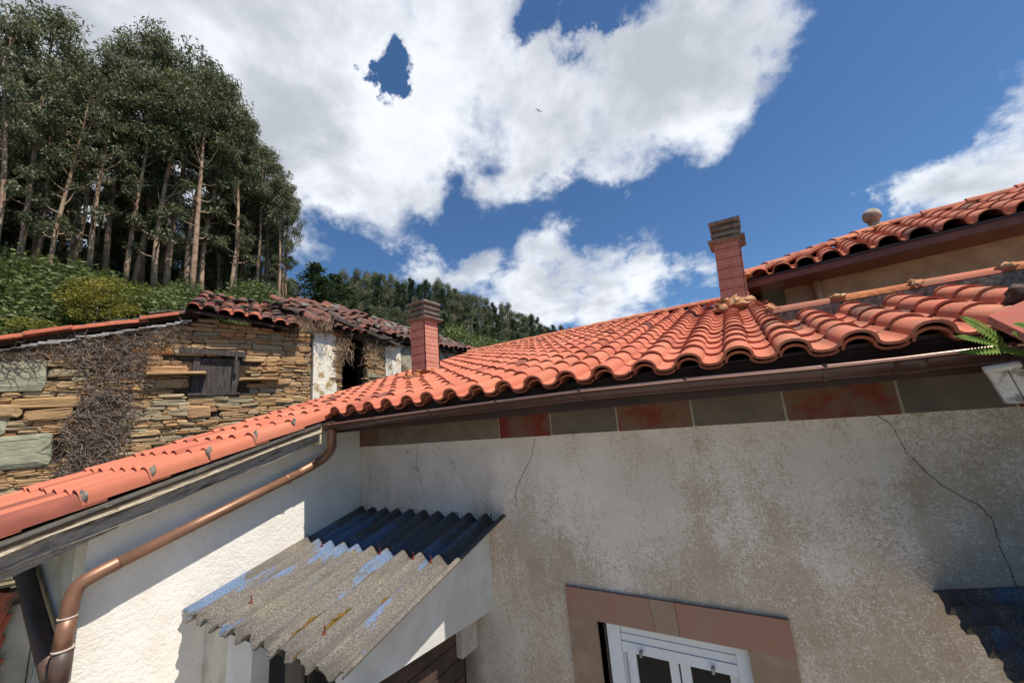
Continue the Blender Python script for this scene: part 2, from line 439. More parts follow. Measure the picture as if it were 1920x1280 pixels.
fibre_cement('fibre_cement', 0.615, 0.66, 0.0)
fibre_cement('fibre_cement_blue', 0.54, 0.66, 0.12)

g = G('glass_dark')
g.done((0.010, 0.010, 0.011), 0.06, 0.12)


def foliage(name, stops, trans=0.28):
    g = G(name)
    at = g.N('ShaderNodeAttribute'); at.attribute_name = 'tint'
    oi = g.N('ShaderNodeObjectInfo')
    f = g.math('ADD', g.math('MULTIPLY', at.outputs['Fac'], 0.75), g.math('MULTIPLY', oi.outputs['Random'], 0.25))
    col = g.cramp(f, stops)
    d = g.N('ShaderNodeBsdfPrincipled'); g.L(col, d.inputs['Base Color']); d.inputs['Roughness'].default_value = 0.55
    d.inputs['Specular IOR Level'].default_value = 0.3
    t = g.N('ShaderNodeBsdfTranslucent'); g.L(g.mix(0.5, col, (0.10, 0.14, 0.03)), t.inputs[0])
    mx = g.N('ShaderNodeMixShader'); mx.inputs[0].default_value = trans
    g.L(d.outputs[0], mx.inputs[1]); g.L(t.outputs[0], mx.inputs[2]); g.L(mx.outputs[0], g.out.inputs[0])


foliage('eucalyptus_leaf', [(0.0, (0.064, 0.072, 0.033)), (0.5, (0.118, 0.128, 0.062)), (0.85, (0.19, 0.20, 0.112)), (1.0, (0.27, 0.27, 0.17))])
foliage('conifer_leaf', [(0.0, (0.018, 0.036, 0.014)), (0.6, (0.032, 0.058, 0.020)), (1.0, (0.055, 0.085, 0.028))], 0.15)
foliage('bush_leaf', [(0.0, (0.060, 0.082, 0.026)), (0.5, (0.105, 0.140, 0.044)), (1.0, (0.18, 0.20, 0.075))])
foliage('autumn_leaf', [(0.0, (0.10, 0.115, 0.02)), (0.45, (0.20, 0.19, 0.025)), (0.8, (0.30, 0.24, 0.035)), (1.0, (0.36, 0.15, 0.04))])
simple('eucalyptus_bark', (0.42, 0.29, 0.20), (0.24, 0.15, 0.10), 3, 0.9, 0.1, 0, 0.02, 8)
simple('grey_bark', (0.36, 0.31, 0.25), (0.20, 0.17, 0.13), 3, 0.9, 0.1, 0, 0.02, 8)

# ------------------------------------------------------------------ mesh helpers
ID = Matrix.Identity(4)
WM = {}          # world matrix of every object that gets children


class MB:
    def __init__(self): self.v, self.f, self.t = [], [], []

    def add(self, vs, fs, tint=0.0):
        o = len(self.v); self.v += [tuple(p) for p in vs]
        self.f += [tuple(i + o for i in q) for q in fs]; self.t += [tint] * len(vs)

    def box(self, x0, x1, y0, y1, z0, z1, tint=0.0, M=None):
        vs = [Vector((x, y, z)) for z in (z0, z1) for y in (y0, y1) for x in (x0, x1)]
        if M is not None: vs = [M @ p for p in vs]
        self.add(vs, [(0, 2, 3, 1), (4, 5, 7, 6), (0, 1, 5, 4), (2, 6, 7, 3), (0, 4, 6, 2), (1, 3, 7, 5)], tint)

    def prism(self, poly, off, tint=0.0):
        """poly: list of 3D points (planar), off: extrusion vector"""
        n = len(poly); off = Vector(off)
        vs = [Vector(p) for p in poly] + [Vector(p) + off for p in poly]
        fs = [tuple(range(n))[::-1], tuple(range(n, 2 * n))] + [(i, (i + 1) % n, n + (i + 1) % n, n + i) for i in range(n)]
        self.add(vs, fs, tint)

    def tube(self, pts, rad, n=10, cap=True, tint=0.0, arc=None):
        pts = [Vector(p) for p in pts]
        rads = rad if isinstance(rad, (list, tuple)) else [rad] * len(pts)
        rings = []; up = None
        for i, p in enumerate(pts):
            t = (pts[min(i + 1, len(pts) - 1)] - pts[max(i - 1, 0)]).normalized()
            if up is None:
                up = Vector((0, 0, 1)) if abs(t.z) < 0.9 else Vector((0, 1, 0))
            a = t.cross(up).normalized(); b = a.cross(t).normalized(); up = b
            rings.append([p + (a * math.cos(2 * math.pi * k / n) + b * math.sin(2 * math.pi * k / n)) * rads[i] for k in range(n)])
        vs = [q for r in rings for q in r]; fs = []
        for i in range(len(rings) - 1):
            for k in range(n):
                fs.append((i * n + k, i * n + (k + 1) % n, (i + 1) * n + (k + 1) % n, (i + 1) * n + k))
        if cap: fs += [tuple(range(n))[::-1], tuple((len(rings) - 1) * n + k for k in range(n))]
        self.add(vs, fs, tint)

    def build(self, name, mat, parent=None, smooth=False, loc=None):
        me = bpy.data.meshes.new(name)
        me.from_pydata(self.v, [], self.f); me.update()
        if any(self.t):
            a = me.attributes.new('tint', 'FLOAT', 'POINT'); a.data.foreach_set('value', self.t)
        if smooth: me.shade_smooth()
        me.materials.append(MATS[mat])
        return obj(name, me, parent, loc)


def obj(name, me, parent=None, loc=None):
    o = bpy.data.objects.new(name, me); COL.objects.link(o)
    if loc is not None: o.location = loc
    if parent is not None: par(o, parent)
    return o


def par(o, parent):
    o.parent = parent
    o.matrix_parent_inverse = WM.get(parent.name, ID).inverted()


def tag(o, label=None, cat=None, group=None, kind=None):
    if label: o['label'] = label
    if cat: o['category'] = cat
    if group: o['group'] = group
    if kind: o['kind'] = kind
    return o


def thing(name, loc, label, cat, group=None, rz=0.0, local=False):
    o = bpy.data.objects.new(name, None); COL.objects.link(o)
    o.empty_display_size = 0.2
    o.location = loc; o.rotation_euler = (0, 0, rz)
    if not local: WM[o.name] = Matrix.Translation(loc) @ Matrix.Rotation(rz, 4, 'Z')
    tag(o, label, cat, group)
    return o


def smooth_path(pts, it=2):
    pts = [Vector(p) for p in pts]
    for _ in range(it):
        q = [pts[0]]
        for a, b in zip(pts, pts[1:]): q += [a.lerp(b, 0.25), a.lerp(b, 0.75)]
        q.append(pts[-1]); pts = q
    return pts


rng = random.Random(7)
D = 2.8                       # plane of the shaded house front
XL = -3.692                   # plane of the wing's side wall
YF = 0.805                    # plane of the wing's front wall
YE, ZE, PITCH = 2.24, 0.20, R_(16.5)
TP = math.tan(PITCH)
YR = 6.7                      # ridge


def interp(x, xs, ys): return float(np.interp(x, xs, ys))


def bow(X): return interp(X, [-3.5, -1.0, 0.0, 0.55, 1.6], [0.0, 0.008, 0.0, -0.012, -0.02])
def roof_z(X, Y): return ZE + (Y - YE) * TP + bow(X)


# ------------------------------------------------------------------ terrain
def terrain_h(x, y):
    r = math.hypot(x, y); ang = math.degrees(math.atan2(x, y))
    w = interp(ang, [-180, -150, -110, -66, -58, -45, -25, 0, 25], [0.0, 0.2, 0.95, 1.0, 0.90, 0.86, 0.74, 0.35, 0.0])
    f = interp(r, [0, 11.5, 28, 60, 95, 160, 400], [0, 0, 12.3, 16.5, 17.5, 20, 24])
    return -4.2 + w * f


def build_ground():
    m = MB(); n = 90
    def ax(i): t = i / n * 2 - 1; return math.copysign(abs(t) ** 2.2 * 420, t)
    for j in range(n + 1):
        for i in range(n + 1):
            x, y = ax(i) - 8, ax(j) + 8
            h = terrain_h(x, y)
            if math.hypot(x, y) > 12: h += 0.5 * mnoise.noise((x * 0.15, y * 0.15, 0))
            m.v.append((x, y, h)); m.t.append(0)
    for j in range(n):
        for i in range(n):
            a = j * (n + 1) + i; m.f.append((a, a + 1, a + n + 2, a + n + 1))
    tag(m.build('ground', 'ground_soil', None, True), kind='structure')
    p = MB(); p.box(-3.3, 16, -16, 2.8, -4.3, -4.17)  # unseen; made wide and pale to bounce sunlight onto the house front
    tag(p.build('bounce_pavement', 'bounce_paving'), kind='structure')


build_ground()


# ------------------------------------------------------------------ roof tile
def tile_mesh(name, L, a=0.071, h=0.060, pan=0.157, mat='clay_tile', lift=0.020, th=0.013, verge=False, nseg=8):
    prof = []
    for i in range(nseg + 1):
        an = math.pi - i * math.pi / nseg
        prof.append((a * math.cos(an), h * (math.sin(an) ** 0.9 if 0 < i < nseg else 0.0)))
    if verge: prof += [(a + 0.003, -0.02), (a + 0.004, -0.04)]
    elif pan > a: prof += [(a + 0.012, -0.009), (a + 0.030, -0.013), (pan - 0.028, -0.013), (pan - 0.010, -0.008), (pan + 0.004, 0.004)]
    n = len(prof)
    nor = []
    for i in range(n):
        p, q = prof[max(i - 1, 0)], prof[min(i + 1, n - 1)]
        tx, tz = q[0] - p[0], q[1] - p[1]; l = math.hypot(tx, tz) or 1
        nor.append((-tz / l, tx / l))
    vs = []
    for (v, dz, s) in ((0, lift, 1.0), (L, 0.0, 0.93)):
        for (u, w) in prof: vs.append((u * s, v, w * s + dz))
        for (u, w), (nu, nw) in zip(prof, nor): vs.append(((u - nu * th) * s, v, (w - nw * th) * s + dz))
    fs = []
    for i in range(n - 1):
        fs.append((i, i + 1, 2 * n + i + 1, 2 * n + i))                   # top
        fs.append((n + i + 1, n + i, 3 * n + i, 3 * n + i + 1))           # underside
        fs.append((i + 1, i, n + i, n + i + 1))                           # lower end
    fs += [(0, 2 * n, 3 * n, n), (n - 1, 2 * n - 1, 4 * n - 1, 3 * n - 1)]
    me = bpy.data.meshes.new(name); me.from_pydata(vs, [], fs); me.update()
    me.materials.append(MATS[mat])
    me.shade_smooth()
    try: me.set_sharp_from_angle(angle=R_(40))
    except Exception: pass
    return me


def lay_tiles(specs, parent, limit, stuff_name):
    """specs: (mesh, matrix) — the nearest become parts, the rest one joined part"""
    specs.sort(key=lambda s: s[1].translation.length)
    for me, M in specs[:limit]:
        o = bpy.data.objects.new('tile', me); COL.objects.link(o)
        o.parent = parent; o.matrix_parent_inverse = WM.get(parent.name, ID).inverted(); o.matrix_basis = M
    rest = specs[limit:]
    if rest:
        m = MB()
        for me, M in rest:
            m.add([M @ v.co for v in me.vertices], [tuple(p.vertices) for p in me.polygons], rng.uniform(0.01, 0.999))
        o = m.build(stuff_name, rest[0][0].materials[0].name, parent, True)
        try: o.data.set_sharp_from_angle(angle=R_(40))
        except Exception: pass
        tag(o, kind='stuff')


# ------------------------------------------------------------------ the house
house = thing('house', (-1.5, 5.0, -4.2), 'low house with cream rendered front and orange barrel tiled roof', 'house')


def build_house():
    # ---- shaded front wall with the window opening
    m = MB()
    wx0, wx1, wz0, wz1 = -1.172, -0.269, -2.75, -1.380
    m.box(XL, wx0, D, D + 0.35, -4.3, 0.06); m.box(wx1, 3.2, D, D + 0.35, -4.3, 0.06)
    m.box(wx0, wx1, D, D + 0.35, wz1, 0.06); m.box(wx0, wx1, D, D + 0.35, -4.3, wz0)
    wall = m.build('front_wall', 'worn_render', house)
    # ---- wing walls (white side wall under the verge, front wall)
    def topz(Y): return ZE + (Y - YE) * TP - 0.07
    m = MB()
    m.prism([(XL, YF, -4.3), (XL, D - 0.002, -4.3), (XL, D - 0.002, topz(D)), (XL, YF, topz(YF))], (-0.25, 0, 0))
    side = m.build('side_wall', 'white_render', house)
    m = MB(); m.prism([(XL - 0.252, YF + 0.002, -4.3), (-5.0, YF + 0.002, -4.3), (-5.0, YF + 0.002, topz(YF) - 0.01), (XL - 0.252, YF + 0.002, topz(YF) - 0.01)], (0, 0.25, 0))
    m.build('wing_front_wall', 'stained_white', house)
    m = MB(); m.prism([(-5.0, YF + 0.26, -4.3), (-5.0, YR, -4.3), (-5.0, YR, topz(YR)), (-5.0, YF + 0.26, topz(YF + 0.26))], (0.25, 0, 0))
    m.box(-5.0, 3.2, 10.4, 10.65, -4.3, 0.3)
    m.prism([(-5.0, YR + 0.002, -4.3), (-5.0, 10.4, -4.3), (-5.0, 10.4, topz(2.9)), (-5.0, YR + 0.002, topz(YR))], (0.25, 0, 0))
    m.build('far_wall', 'stained_white', house)
    # ---- cracks
    def crack(pts, Yp, parent, w=0.004):
        c = MB(); r = random.Random(3); q = []
        for (x0, z0), (x1, z1) in zip(pts, pts[1:]):
            for k in range(4):
                t = k / 4; q.append((x0 + (x1 - x0) * t + r.uniform(-.006, .006), z0 + (z1 - z0) * t + r.uniform(-.006, .006)))
        q.append(pts[-1])
        for i, ((x0, z0), (x1, z1)) in enumerate(zip(q, q[1:])):
            d = Vector((x1 - x0, 0, z1 - z0)).normalized(); n = Vector((-d.z, 0, d.x)) * w * r.uniform(0.3, 0.9)
            c.prism([Vector((x0, Yp, z0)) - n, Vector((x1, Yp, z1)) - n, Vector((x1, Yp, z1)) + n, Vector((x0, Yp, z0)) + n], (0, -0.0015, 0))
        return c.build('crack', 'crack_dark', parent)
    crack([(-1.53, -.148), (-1.555, -.242), (-1.644, -.385), (-1.72, -.487), (-1.758, -.57), (-1.758, -.672)], D - 0.0005, wall, 0.0017)
    crack([(.540, -.119), (.588, -.164), (.612, -.248), (.625, -.328), (.674, -.42), (.734, -.496), (.817, -.567), (.848, -.625), (.853, -.706), (.857, -.796), (.863, -.95)], D - 0.0005, wall, 0.0017)
    crack([(-2.824, -.135), (-2.852, -.323), (-2.797, -.494)], D - 0.0005, wall, 0.0018)
    # ---- painted band of blocks under the eave
    band = MB(); band.box(XL + 0.001, 1.6, D - 0.004, D - 0.0005, -0.125, 0.05)
    fr = band.build('painted_band', 'grout', house)
    xs = [-3.69, -3.391, -2.851, -1.863, -1.375, -0.845, -0.346, 0.155, 0.656, 1.05, 1.6]
    ms = ['frieze_rust', 'frieze_tan', 'frieze_tan', 'frieze_red', 'frieze_grey', 'frieze_rust', 'frieze_grey', 'frieze_rust', 'frieze_grey', 'frieze_red']
    for i, (a, b) in enumerate(zip(xs, xs[1:])):
        gap = 0.001 if i in (1,) else 0.007
        p = MB(); p.box(a + gap, b - gap, D - 0.009, D - 0.0045, -0.128 - 0.002 * (i % 2), 0.05)
        p.build('band_block', ms[i], fr)
    # ---- window: stone surround, roller-shutter box, white frames, dark panes
    win = MB()
    win.box(-1.40, -0.02, D - 0.04, D + 0.10, -2.85, -2.752)
    wo = win.build('window', 'brown_stone', house)
    for a_, b_ in ((-1.38, wx0), (wx1, -0.043)):
        q = MB(); q.box(a_, b_, D - 0.022, D + 0.10, -2.75, -1.3815); q.build('jamb_stone', 'brown_stone', wo)
    def lintel(poly, mat):
        p = MB(); p.prism([(x, D - 0.024, z) for x, z in poly], (0, 0.12, 0)); p.build('lintel_stone', mat, wo)
    lintel([(-1.382, -1.380), (-0.775, -1.380), (-0.800, -1.191), (-1.382, -1.191)], 'red_stone')
    lintel([(-0.772, -1.380), (-0.632, -1.380), (-0.640, -1.191), (-0.797, -1.191)], 'beige_stone')
    lintel([(-0.629, -1.380), (-0.041, -1.380), (-0.041, -1.191), (-0.637, -1.191)], 'red_stone')
    fy = D + 0.055
    p = MB(); p.box(-1.125, -1.035, fy - 0.02, fy + 0.08, -2.75, -1.384); p.build('shutter_guide', 'pvc', wo)
    p = MB(); p.box(-0.345, -0.272, fy - 0.02, fy + 0.08, -2.75, -1.384); p.build('shutter_guide', 'pvc', wo)
    for z0, z1, dy in ((-1.455, -1.3845, 0.010), (-1.502, -1.457, 0.006), (-1.565, -1.504, 0.0)):
        p = MB(); p.box(-1.033, -0.347, fy - 0.012 + dy, fy + 0.05, z0, z1); p.build('shutter_slat', 'pvc', wo)
    for X in (-0.905, -0.48):
        p = MB(); p.tube([(X, fy - 0.040, -1.543), (X, fy - 0.012, -1.543)], 0.010, 10); p.tube([(X, fy - 0.040, -1.562), (X, fy - 0.040, -1.530)], 0.010, 8)
        p.build('shutter_stop', 'grey_metal', wo)
    for x0, x1 in ((-1.03, -0.70), (-0.688, -0.35)):
        s = MB(); yy = fy + 0.055
        s.box(x0, x0 + 0.06, yy, yy + 0.05, -2.74, -1.50); s.box(x1 - 0.055, x1, yy, yy + 0.05, -2.74, -1.50)
        s.box(x0 + 0.06, x1 - 0.055, yy, yy + 0.05, -1.56, -1.50); s.box(x0 + 0.06, x1 - 0.055, yy, yy + 0.05, -2.74, -2.66)
        so_ = s.build('sash', 'pvc', wo)
        gl = MB(); gl.box(x0 + 0.06, x1 - 0.055, yy + 0.02, yy + 0.03, -2.66, -1.56); gl.build('pane', 'glass_dark', so_)
    p = MB(); p.box(-1.17, -0.27, D + 0.30, D + 0.34, -2.76, -1.37); p.build('dark_room_sheet', 'dark_room', wo)  # near-black sheet standing in for the unlit room
    # ---- eave: soffit, fascia
    p = MB(); p.box(-3.44, 1.7, 2.345, D - 0.002, 0.050, 0.075); p.build('soffit', 'deck_board', house)
    p = MB(); p.box(-3.42, 1.7, 2.318, 2.342, 0.035, 0.215); p.build('fascia', 'dark_fascia', house)
    # ---- roof deck
    def slab(m, x0, x1, y0, y1, t=0.05, o=-0.018):
        m.prism([(x0, y0, roof_z(x0, y0) + o), (x1, y0, roof_z(x1, y0) + o), (x1, y1, roof_z(x1, y1) + o), (x0, y1, roof_z(x0, y1) + o)], (0, 0, -t))
    m = MB()
    slab(m, -5.08, -3.525, 0.16, 2.30); slab(m, -5.08, -1.0, 2.302, YR); slab(m, -0.998, 0.33, 2.302, YR); slab(m, 0.332, 1.7, 2.302, 3.52)
    zr = roof_z(-1, YR) - 0.02
    m.prism([(-5.08, YR + 0.002, zr), (0.33, YR + 0.002, zr), (0.33, 10.8, zr - 4.1 * TP), (-5.08, 10.8, zr - 4.1 * TP)], (0, 0, -0.05))
    zr2 = roof_z(1, 3.52) - 0.03
    m.prism([(0.34, 3.53, zr2), (1.7, 3.53, zr2), (1.7, 5.4, zr2 - 0.5), (0.34, 5.4, zr2 - 0.5)], (0, 0, -0.05))
    roof = m.build('roof', 'deck_board', house)
    # ---- tiles
    tA = tile_mesh('tile_short', 0.330); tB = tile_mesh('tile_long', 0.415)
    tC = tile_mesh('tile_starter', 0.2, a=0.064, h=0.054)
    tV = tile_mesh('tile_verge', 0.415, a=0.076, h=0.060, verge=True)
    tS = tile_mesh('tile_shared_back', 0.5, nseg=5)
    rows_up = [YE]; y = YE + 0.265
    while y < YR - 0.1: rows_up.append(y); y += 0.222
    rows_dn = [YE - 0.308 * k for k in range(1, 8)]
    specs = []
    def put(me, X, Y, jit=1.0):
        M = Matrix.Translation((X + rng.uniform(-.004, .004) * jit, Y + rng.uniform(-.012, .012) * jit, roof_z(X, Y) + rng.uniform(0, .004) * jit)) \
            @ Matrix.Rotation(PITCH + rng.uniform(-.008, .008) * jit, 4, 'X') @ Matrix.Rotation(rng.uniform(-.014, .014) * jit, 4, 'Z')
        specs.append((me, M))
    for k in range(-6, 21):
        X = -3.545 + 0.235 * k
        for i, Y in enumerate(rows_up):
            if X > 0.30 and Y > 3.42: continue
            if X > 1.45: continue
            if abs(X - 0.02) < 0.2 and 5.05 < Y < 5.35: continue          # chimney
            if abs(X + 3.78) < 0.12 and 3.85 < Y < 4.0: continue
            put(tB if i == 0 else tA, X, Y)
            if i == 0 and k > 0:                                          # starter piece under the eave course
                specs.append((tC, Matrix.Translation((X, Y + 0.035, roof_z(X, Y) - 0.016)) @ Matrix.Rotation(PITCH, 4, 'X')))
        if k <= 0:
            for Y in rows_dn: put(tV if k == 0 else tB, X + (0.0 if k else 0.030), Y)
    lay_tiles(specs, roof, 296, 'far_tiles')
    # ---- ridge and verge tiles
    m = MB()
    x = -5.1
    while x < 0.28:
        for (yy, zz, s) in ((YR, 0, 1),):
            prof = [(math.cos(math.pi * i / 8), math.sin(math.pi * i / 8)) for i in range(9)]
            z0 = roof_z(x, YR) + 0.035
            vs = [(x, YR + 0.11 * c, z0 + 0.075 * s_) for c, s_ in prof] + [(x + 0.40, YR + 0.10 * c, z0 + 0.065 * s_) for c, s_ in prof]
            m.add(vs, [(i, i + 1, 10 + i, 9 + i) for i in range(8)], rng.random())
        x += 0.36
    m.build('ridge_tiles', 'clay_tile', roof, True)
    for i in range(26):
        xx = -5.05 + i * 0.205
        b = blob(0.07, 0.035, 0.032, 100 + i, 0.5, 8, 5); b.build('mortar_lump', 'roof_mortar', roof, True, (xx, YR - .10, roof_z(xx, YR) + .03))
    # low ridge in front of the tall house: half-round tiles bedded in mortar
    for i in range(4):
        x0 = 0.22 + i * 0.40
        m = MB(); z0 = roof_z(0.6, 3.45) + 0.075
        prof = [(math.cos(math.pi * k / 8), math.sin(math.pi * k / 8)) for k in range(9)]
        vs = [(x0, 3.47 + .075 * c, z0 + .06 * s) for c, s in prof] + [(x0 + .42, 3.47 + .066 * c, z0 + .052 * s) for c, s in prof]
        m.add(vs, [(k, k + 1, 10 + k, 9 + k) for k in range(8)] , 0.2)
        m.build('ridge_tile', 'orange_mortar' if i % 2 else 'clay_tile', roof, True)
        b = blob(0.045, 0.045, 0.030, 5 + i, 0.8, 14, 9); b.build('mortar_lump', 'roof_mortar', roof, True, (x0 + 0.02, 3.44, z0 + 0.030))
    m = MB(); m.box(0.2, 1.7, 3.40, 3.55, roof_z(0.6, 3.4) - 0.02, roof_z(0.6, 3.4) + 0.085)
    m.build('ridge_bed', 'grey_mortar', roof)
    # mortar lumps on the verge joints
    for Y in rows_dn[:7]:
        b = blob(0.022, 0.018, 0.040, int(Y * 100), 0.7)
        b.build('verge_mortar', 'grey_mortar', roof, True, (-3.455, Y + 0.006, roof_z(-3.5, Y) + 0.036))
    # ---- barge boards on the wing verge
    def board(x0, x1, pts, mat, name='barge_board'):
        b = MB(); b.prism([(x0, Y, z) for Y, z in pts], (x1 - x0, 0, 0)); return b.build(name, mat, house)
    def rz(Y): return ZE + (Y - YE) * TP
    ys = [2.21, 1.8, 1.4, 1.0, 0.6, 0.2]
    board(-3.505, -3.465, [(Y, rz(Y) - 0.052) for Y in ys] + [(Y, rz(Y) - 0.130 - 0.012 * math.sin(Y * 9)) for Y in ys[::-1]], 'pale_wood')
    board(-3.545, -3.508, [(Y, rz(Y) - 0.108) for Y in ys] + [(Y, rz(Y) - 0.225 - 0.010 * math.sin(Y * 7 + 1)) for Y in ys[::-1]], 'weathered_wood')
    board(-3.580, -3.547, [(0.90, rz(0.9) - 0.13), (0.15, rz(0.15) - 0.13), (0.15, rz(0.15) - 0.235), (0.5, rz(0.5) - 0.275), (0.90, rz(0.90) - 0.245)], 'weathered_wood')
    board(-3.69, -3.50, [(2.215, rz(2.2) - 0.06), (2.235, rz(2.2) - 0.06), (2.235, -0.06), (2.215, -0.06)], 'pale_wood', 'eave_end_board')
    p = MB(); p.prism([(XL, 0.16, rz(.16) - .10), (-3.46, .16, rz(.16) - .10), (-3.46, 2.2, rz(2.2) - .10), (XL, 2.2, rz(2.2) - .10)], (0, 0, 0.02)); p.build('verge_soffit', 'deck_board', house)
    # ---- crack in the wing front
    crack([(-4.95, -.91), (-4.80, -1.034), (-4.735, -1.186), (-4.60, -1.316), (-4.58, -1.46)], YF + 0.0015, house, 0.004)


def blob(rx, ry, rz, seed, amp=0.3, n=9, mth=6):
    m = MB(); vs, fs = [], []
    for j in range(mth + 1):
        ph = math.pi * j / mth
        for i in range(n):
            th = 2 * math.pi * i / n
            p = Vector((math.sin(ph) * math.cos(th), math.sin(ph) * math.sin(th), math.cos(ph)))
            s = 1 + amp * (mnoise.noise(p * 1.9 + Vector((seed * 3.7, seed * 1.3, 0))) + 0.7 * mnoise.noise(p * 4.5 + Vector((seed * 1.7, 0, seed * 2.3))))
            vs.append((p.x * rx * s, p.y * ry * s, p.z * rz * s))
    for j in range(mth):
        for i in range(n): fs.append((j * n + i, (j + 1) * n + i, (j + 1) * n + (i + 1) % n, j * n + (i + 1) % n))
    m.add(vs, fs); return m


build_house()


# ------------------------------------------------------------------ gutter and downpipes
def build_gutter():
    gt = thing('roof_gutter', (-1.0, 2.245, 0.08), 'brown half round gutter hung along the tiled eave', 'gutter')
    gx = [-3.42, -3.0, -2.08, -1.18, -0.86, -0.27, 0.17, 0.53, 0.76, 1.7]
    gz = [0.112, 0.122, 0.135, 0.142, 0.145, 0.137, 0.1245, 0.118, 0.120, 0.125]
    def gzf(x): return interp(x, gx, gz)
    def trough(x0, x1, r, th, ylip=True, rings=24):
        m = MB(); n = 12; vs, fs = [], []
        for i in range(rings + 1):
            x = x0 + (x1 - x0) * i / rings; z = gzf(x)
            for k in range(n + 1):
                a = math.pi + math.pi * k / n
                vs.append((x, 2.245 + r * math.cos(a), z + r * math.sin(a) * 0.95))
            for k in range(n, -1, -1):
                a = math.pi + math.pi * k / n
                vs.append((x, 2.245 + (r - th) * math.cos(a), z + (r - th) * math.sin(a) * 0.95))
        w = 2 * (n + 1)
        for i in range(rings):
            for k in range(w): fs.append((i * w + k, i * w + (k + 1) % w, (i + 1) * w + (k + 1) % w, (i + 1) * w + k))
        fs += [tuple(range(w)), tuple(rings * w + k for k in range(w))[::-1]]
        m.add(vs, fs); return m
    trough(-3.42, 1.7, 0.060, 0.004, rings=40).build('trough', 'gutter_brown', gt, True)
    m = MB(); m.tube([(x, 2.185, gzf(x) + 0.001) for x in np.linspace(-3.42, 1.7, 41)], 0.0085, 10); m.build('rolled_bead', 'gutter_bead_highlight', gt, True)
    m = MB(); c = [Vector((-3.421, 2.245 + 0.06 * math.cos(math.pi + math.pi * k / 12), gzf(-3.42) + 0.057 * math.sin(math.pi + math.pi * k / 12))) for k in range(13)]
    m.prism(c, (-0.004, 0, 0)); m.build('end_cap', 'gutter_brown', gt)
    for X in (-3.27, -2.71, -2.08, -1.465, -0.864, -0.274, 0.303, 0.86, 1.4):
        b = trough(X - 0.011, X + 0.011, 0.0645, 0.004, rings=1)
        b.tube([(X, 2.185, gzf(X) + 0.004), (X, 2.24, gzf(X) + 0.012), (X, 2.318, gzf(X) + 0.03)], 0.006, 6)
        b.tube([(X, 2.180, gzf(X) - 0.004), (X, 2.180, gzf(X) + 0.014)], 0.009, 6)
        b.build('bracket', 'gutter_brown', gt, False)
    trough(0.527, 0.63, 0.0640, 0.004, rings=3).build('joint_sleeve', 'gutter_brown', gt, True)

    dp = thing('downpipe', (-3.60, 0.72, -4.2), 'copper coloured downpipe running diagonally across the white side wall', 'downpipe')
    m = MB(); m.tube(smooth_path([(-3.36, 2.245, 0.075), (-3.37, 2.25, -0.02), (-3.42, 2.29, -0.09), (-3.55, 2.335, -0.15), (-3.59, 2.30, -0.205), (-3.598, 2.10, -0.285)], 3), 0.040, 14)
    m.build('swan_neck', 'copper_pipe', dp, True)
    a, b = Vector((-3.598, 2.13, -0.276)), Vector((-3.598, 0.86, -0.690))
    m = MB(); m.tube([a, b], 0.037, 16); m.build('slanted_pipe', 'copper_pipe', dp, True)
    for t in (0.02, 0.11):
        p = a.lerp(b, t); q = a.lerp(b, t + 0.022); m = MB(); m.tube([p, q], 0.0405, 16); m.build('collar', 'copper_pipe', dp, True)
    p = a.lerp(b, 0.10); m = MB(); m.tube([p, p + Vector((-0.092, 0, 0.0))], 0.008, 6); m.tube([p + Vector((0, 0, -.045)), p + Vector((.01, 0, -.075))], 0.007, 6); m.build('pipe_clip', 'grey_metal', dp)
    m = MB(); m.tube(smooth_path([b + Vector((0, .07, .023)), b + Vector((0, -.03, -.010)), (-3.612, 0.765, -0.735), (-3.612, 0.748, -0.80), (-3.612, 0.742, -0.90)], 3), 0.040, 16)
    m.build('elbow', 'copper_pipe', dp, True)
    for z0, z1, r, mt in ((-0.90, -1.08, 0.042, 'copper_pipe'), (-1.06, -1.26, 0.046, 'old_pipe'), (-1.25, -4.2, 0.050, 'old_pipe')):
        m = MB(); m.tube([(-3.612, 0.742, z0), (-3.615, 0.735, z1)], r, 16); m.build('pipe_length', mt, dp, True)
    for z, r in ((-1.06, 0.0485), (-1.255, 0.053), (-0.895, 0.0435)):
        m = MB(); m.tube([(-3.612, 0.741, z + .005), (-3.612, 0.741, z - .005)], r, 16); m.build('pipe_rim', 'pale_ring', dp, True)
    d2 = thing('branch_downpipe', (-4.2, 0.74, -4.2), 'dark brown sloping pipe joining the copper downpipe below the barge board', 'downpipe')
    m = MB(); m.tube([(-5.06, 0.735, -0.70), (-4.25, 0.735, -1.02), (-3.70, 0.735, -1.22)], 0.05, 14); m.build('sloping_pipe', 'old_pipe', d2, True)
    m = MB(); m.tube([(-4.84, 0.735, -.787), (-4.81, .735, -.799)], 0.056, 14); m.build('collar', 'old_pipe', d2, True)


build_gutter()


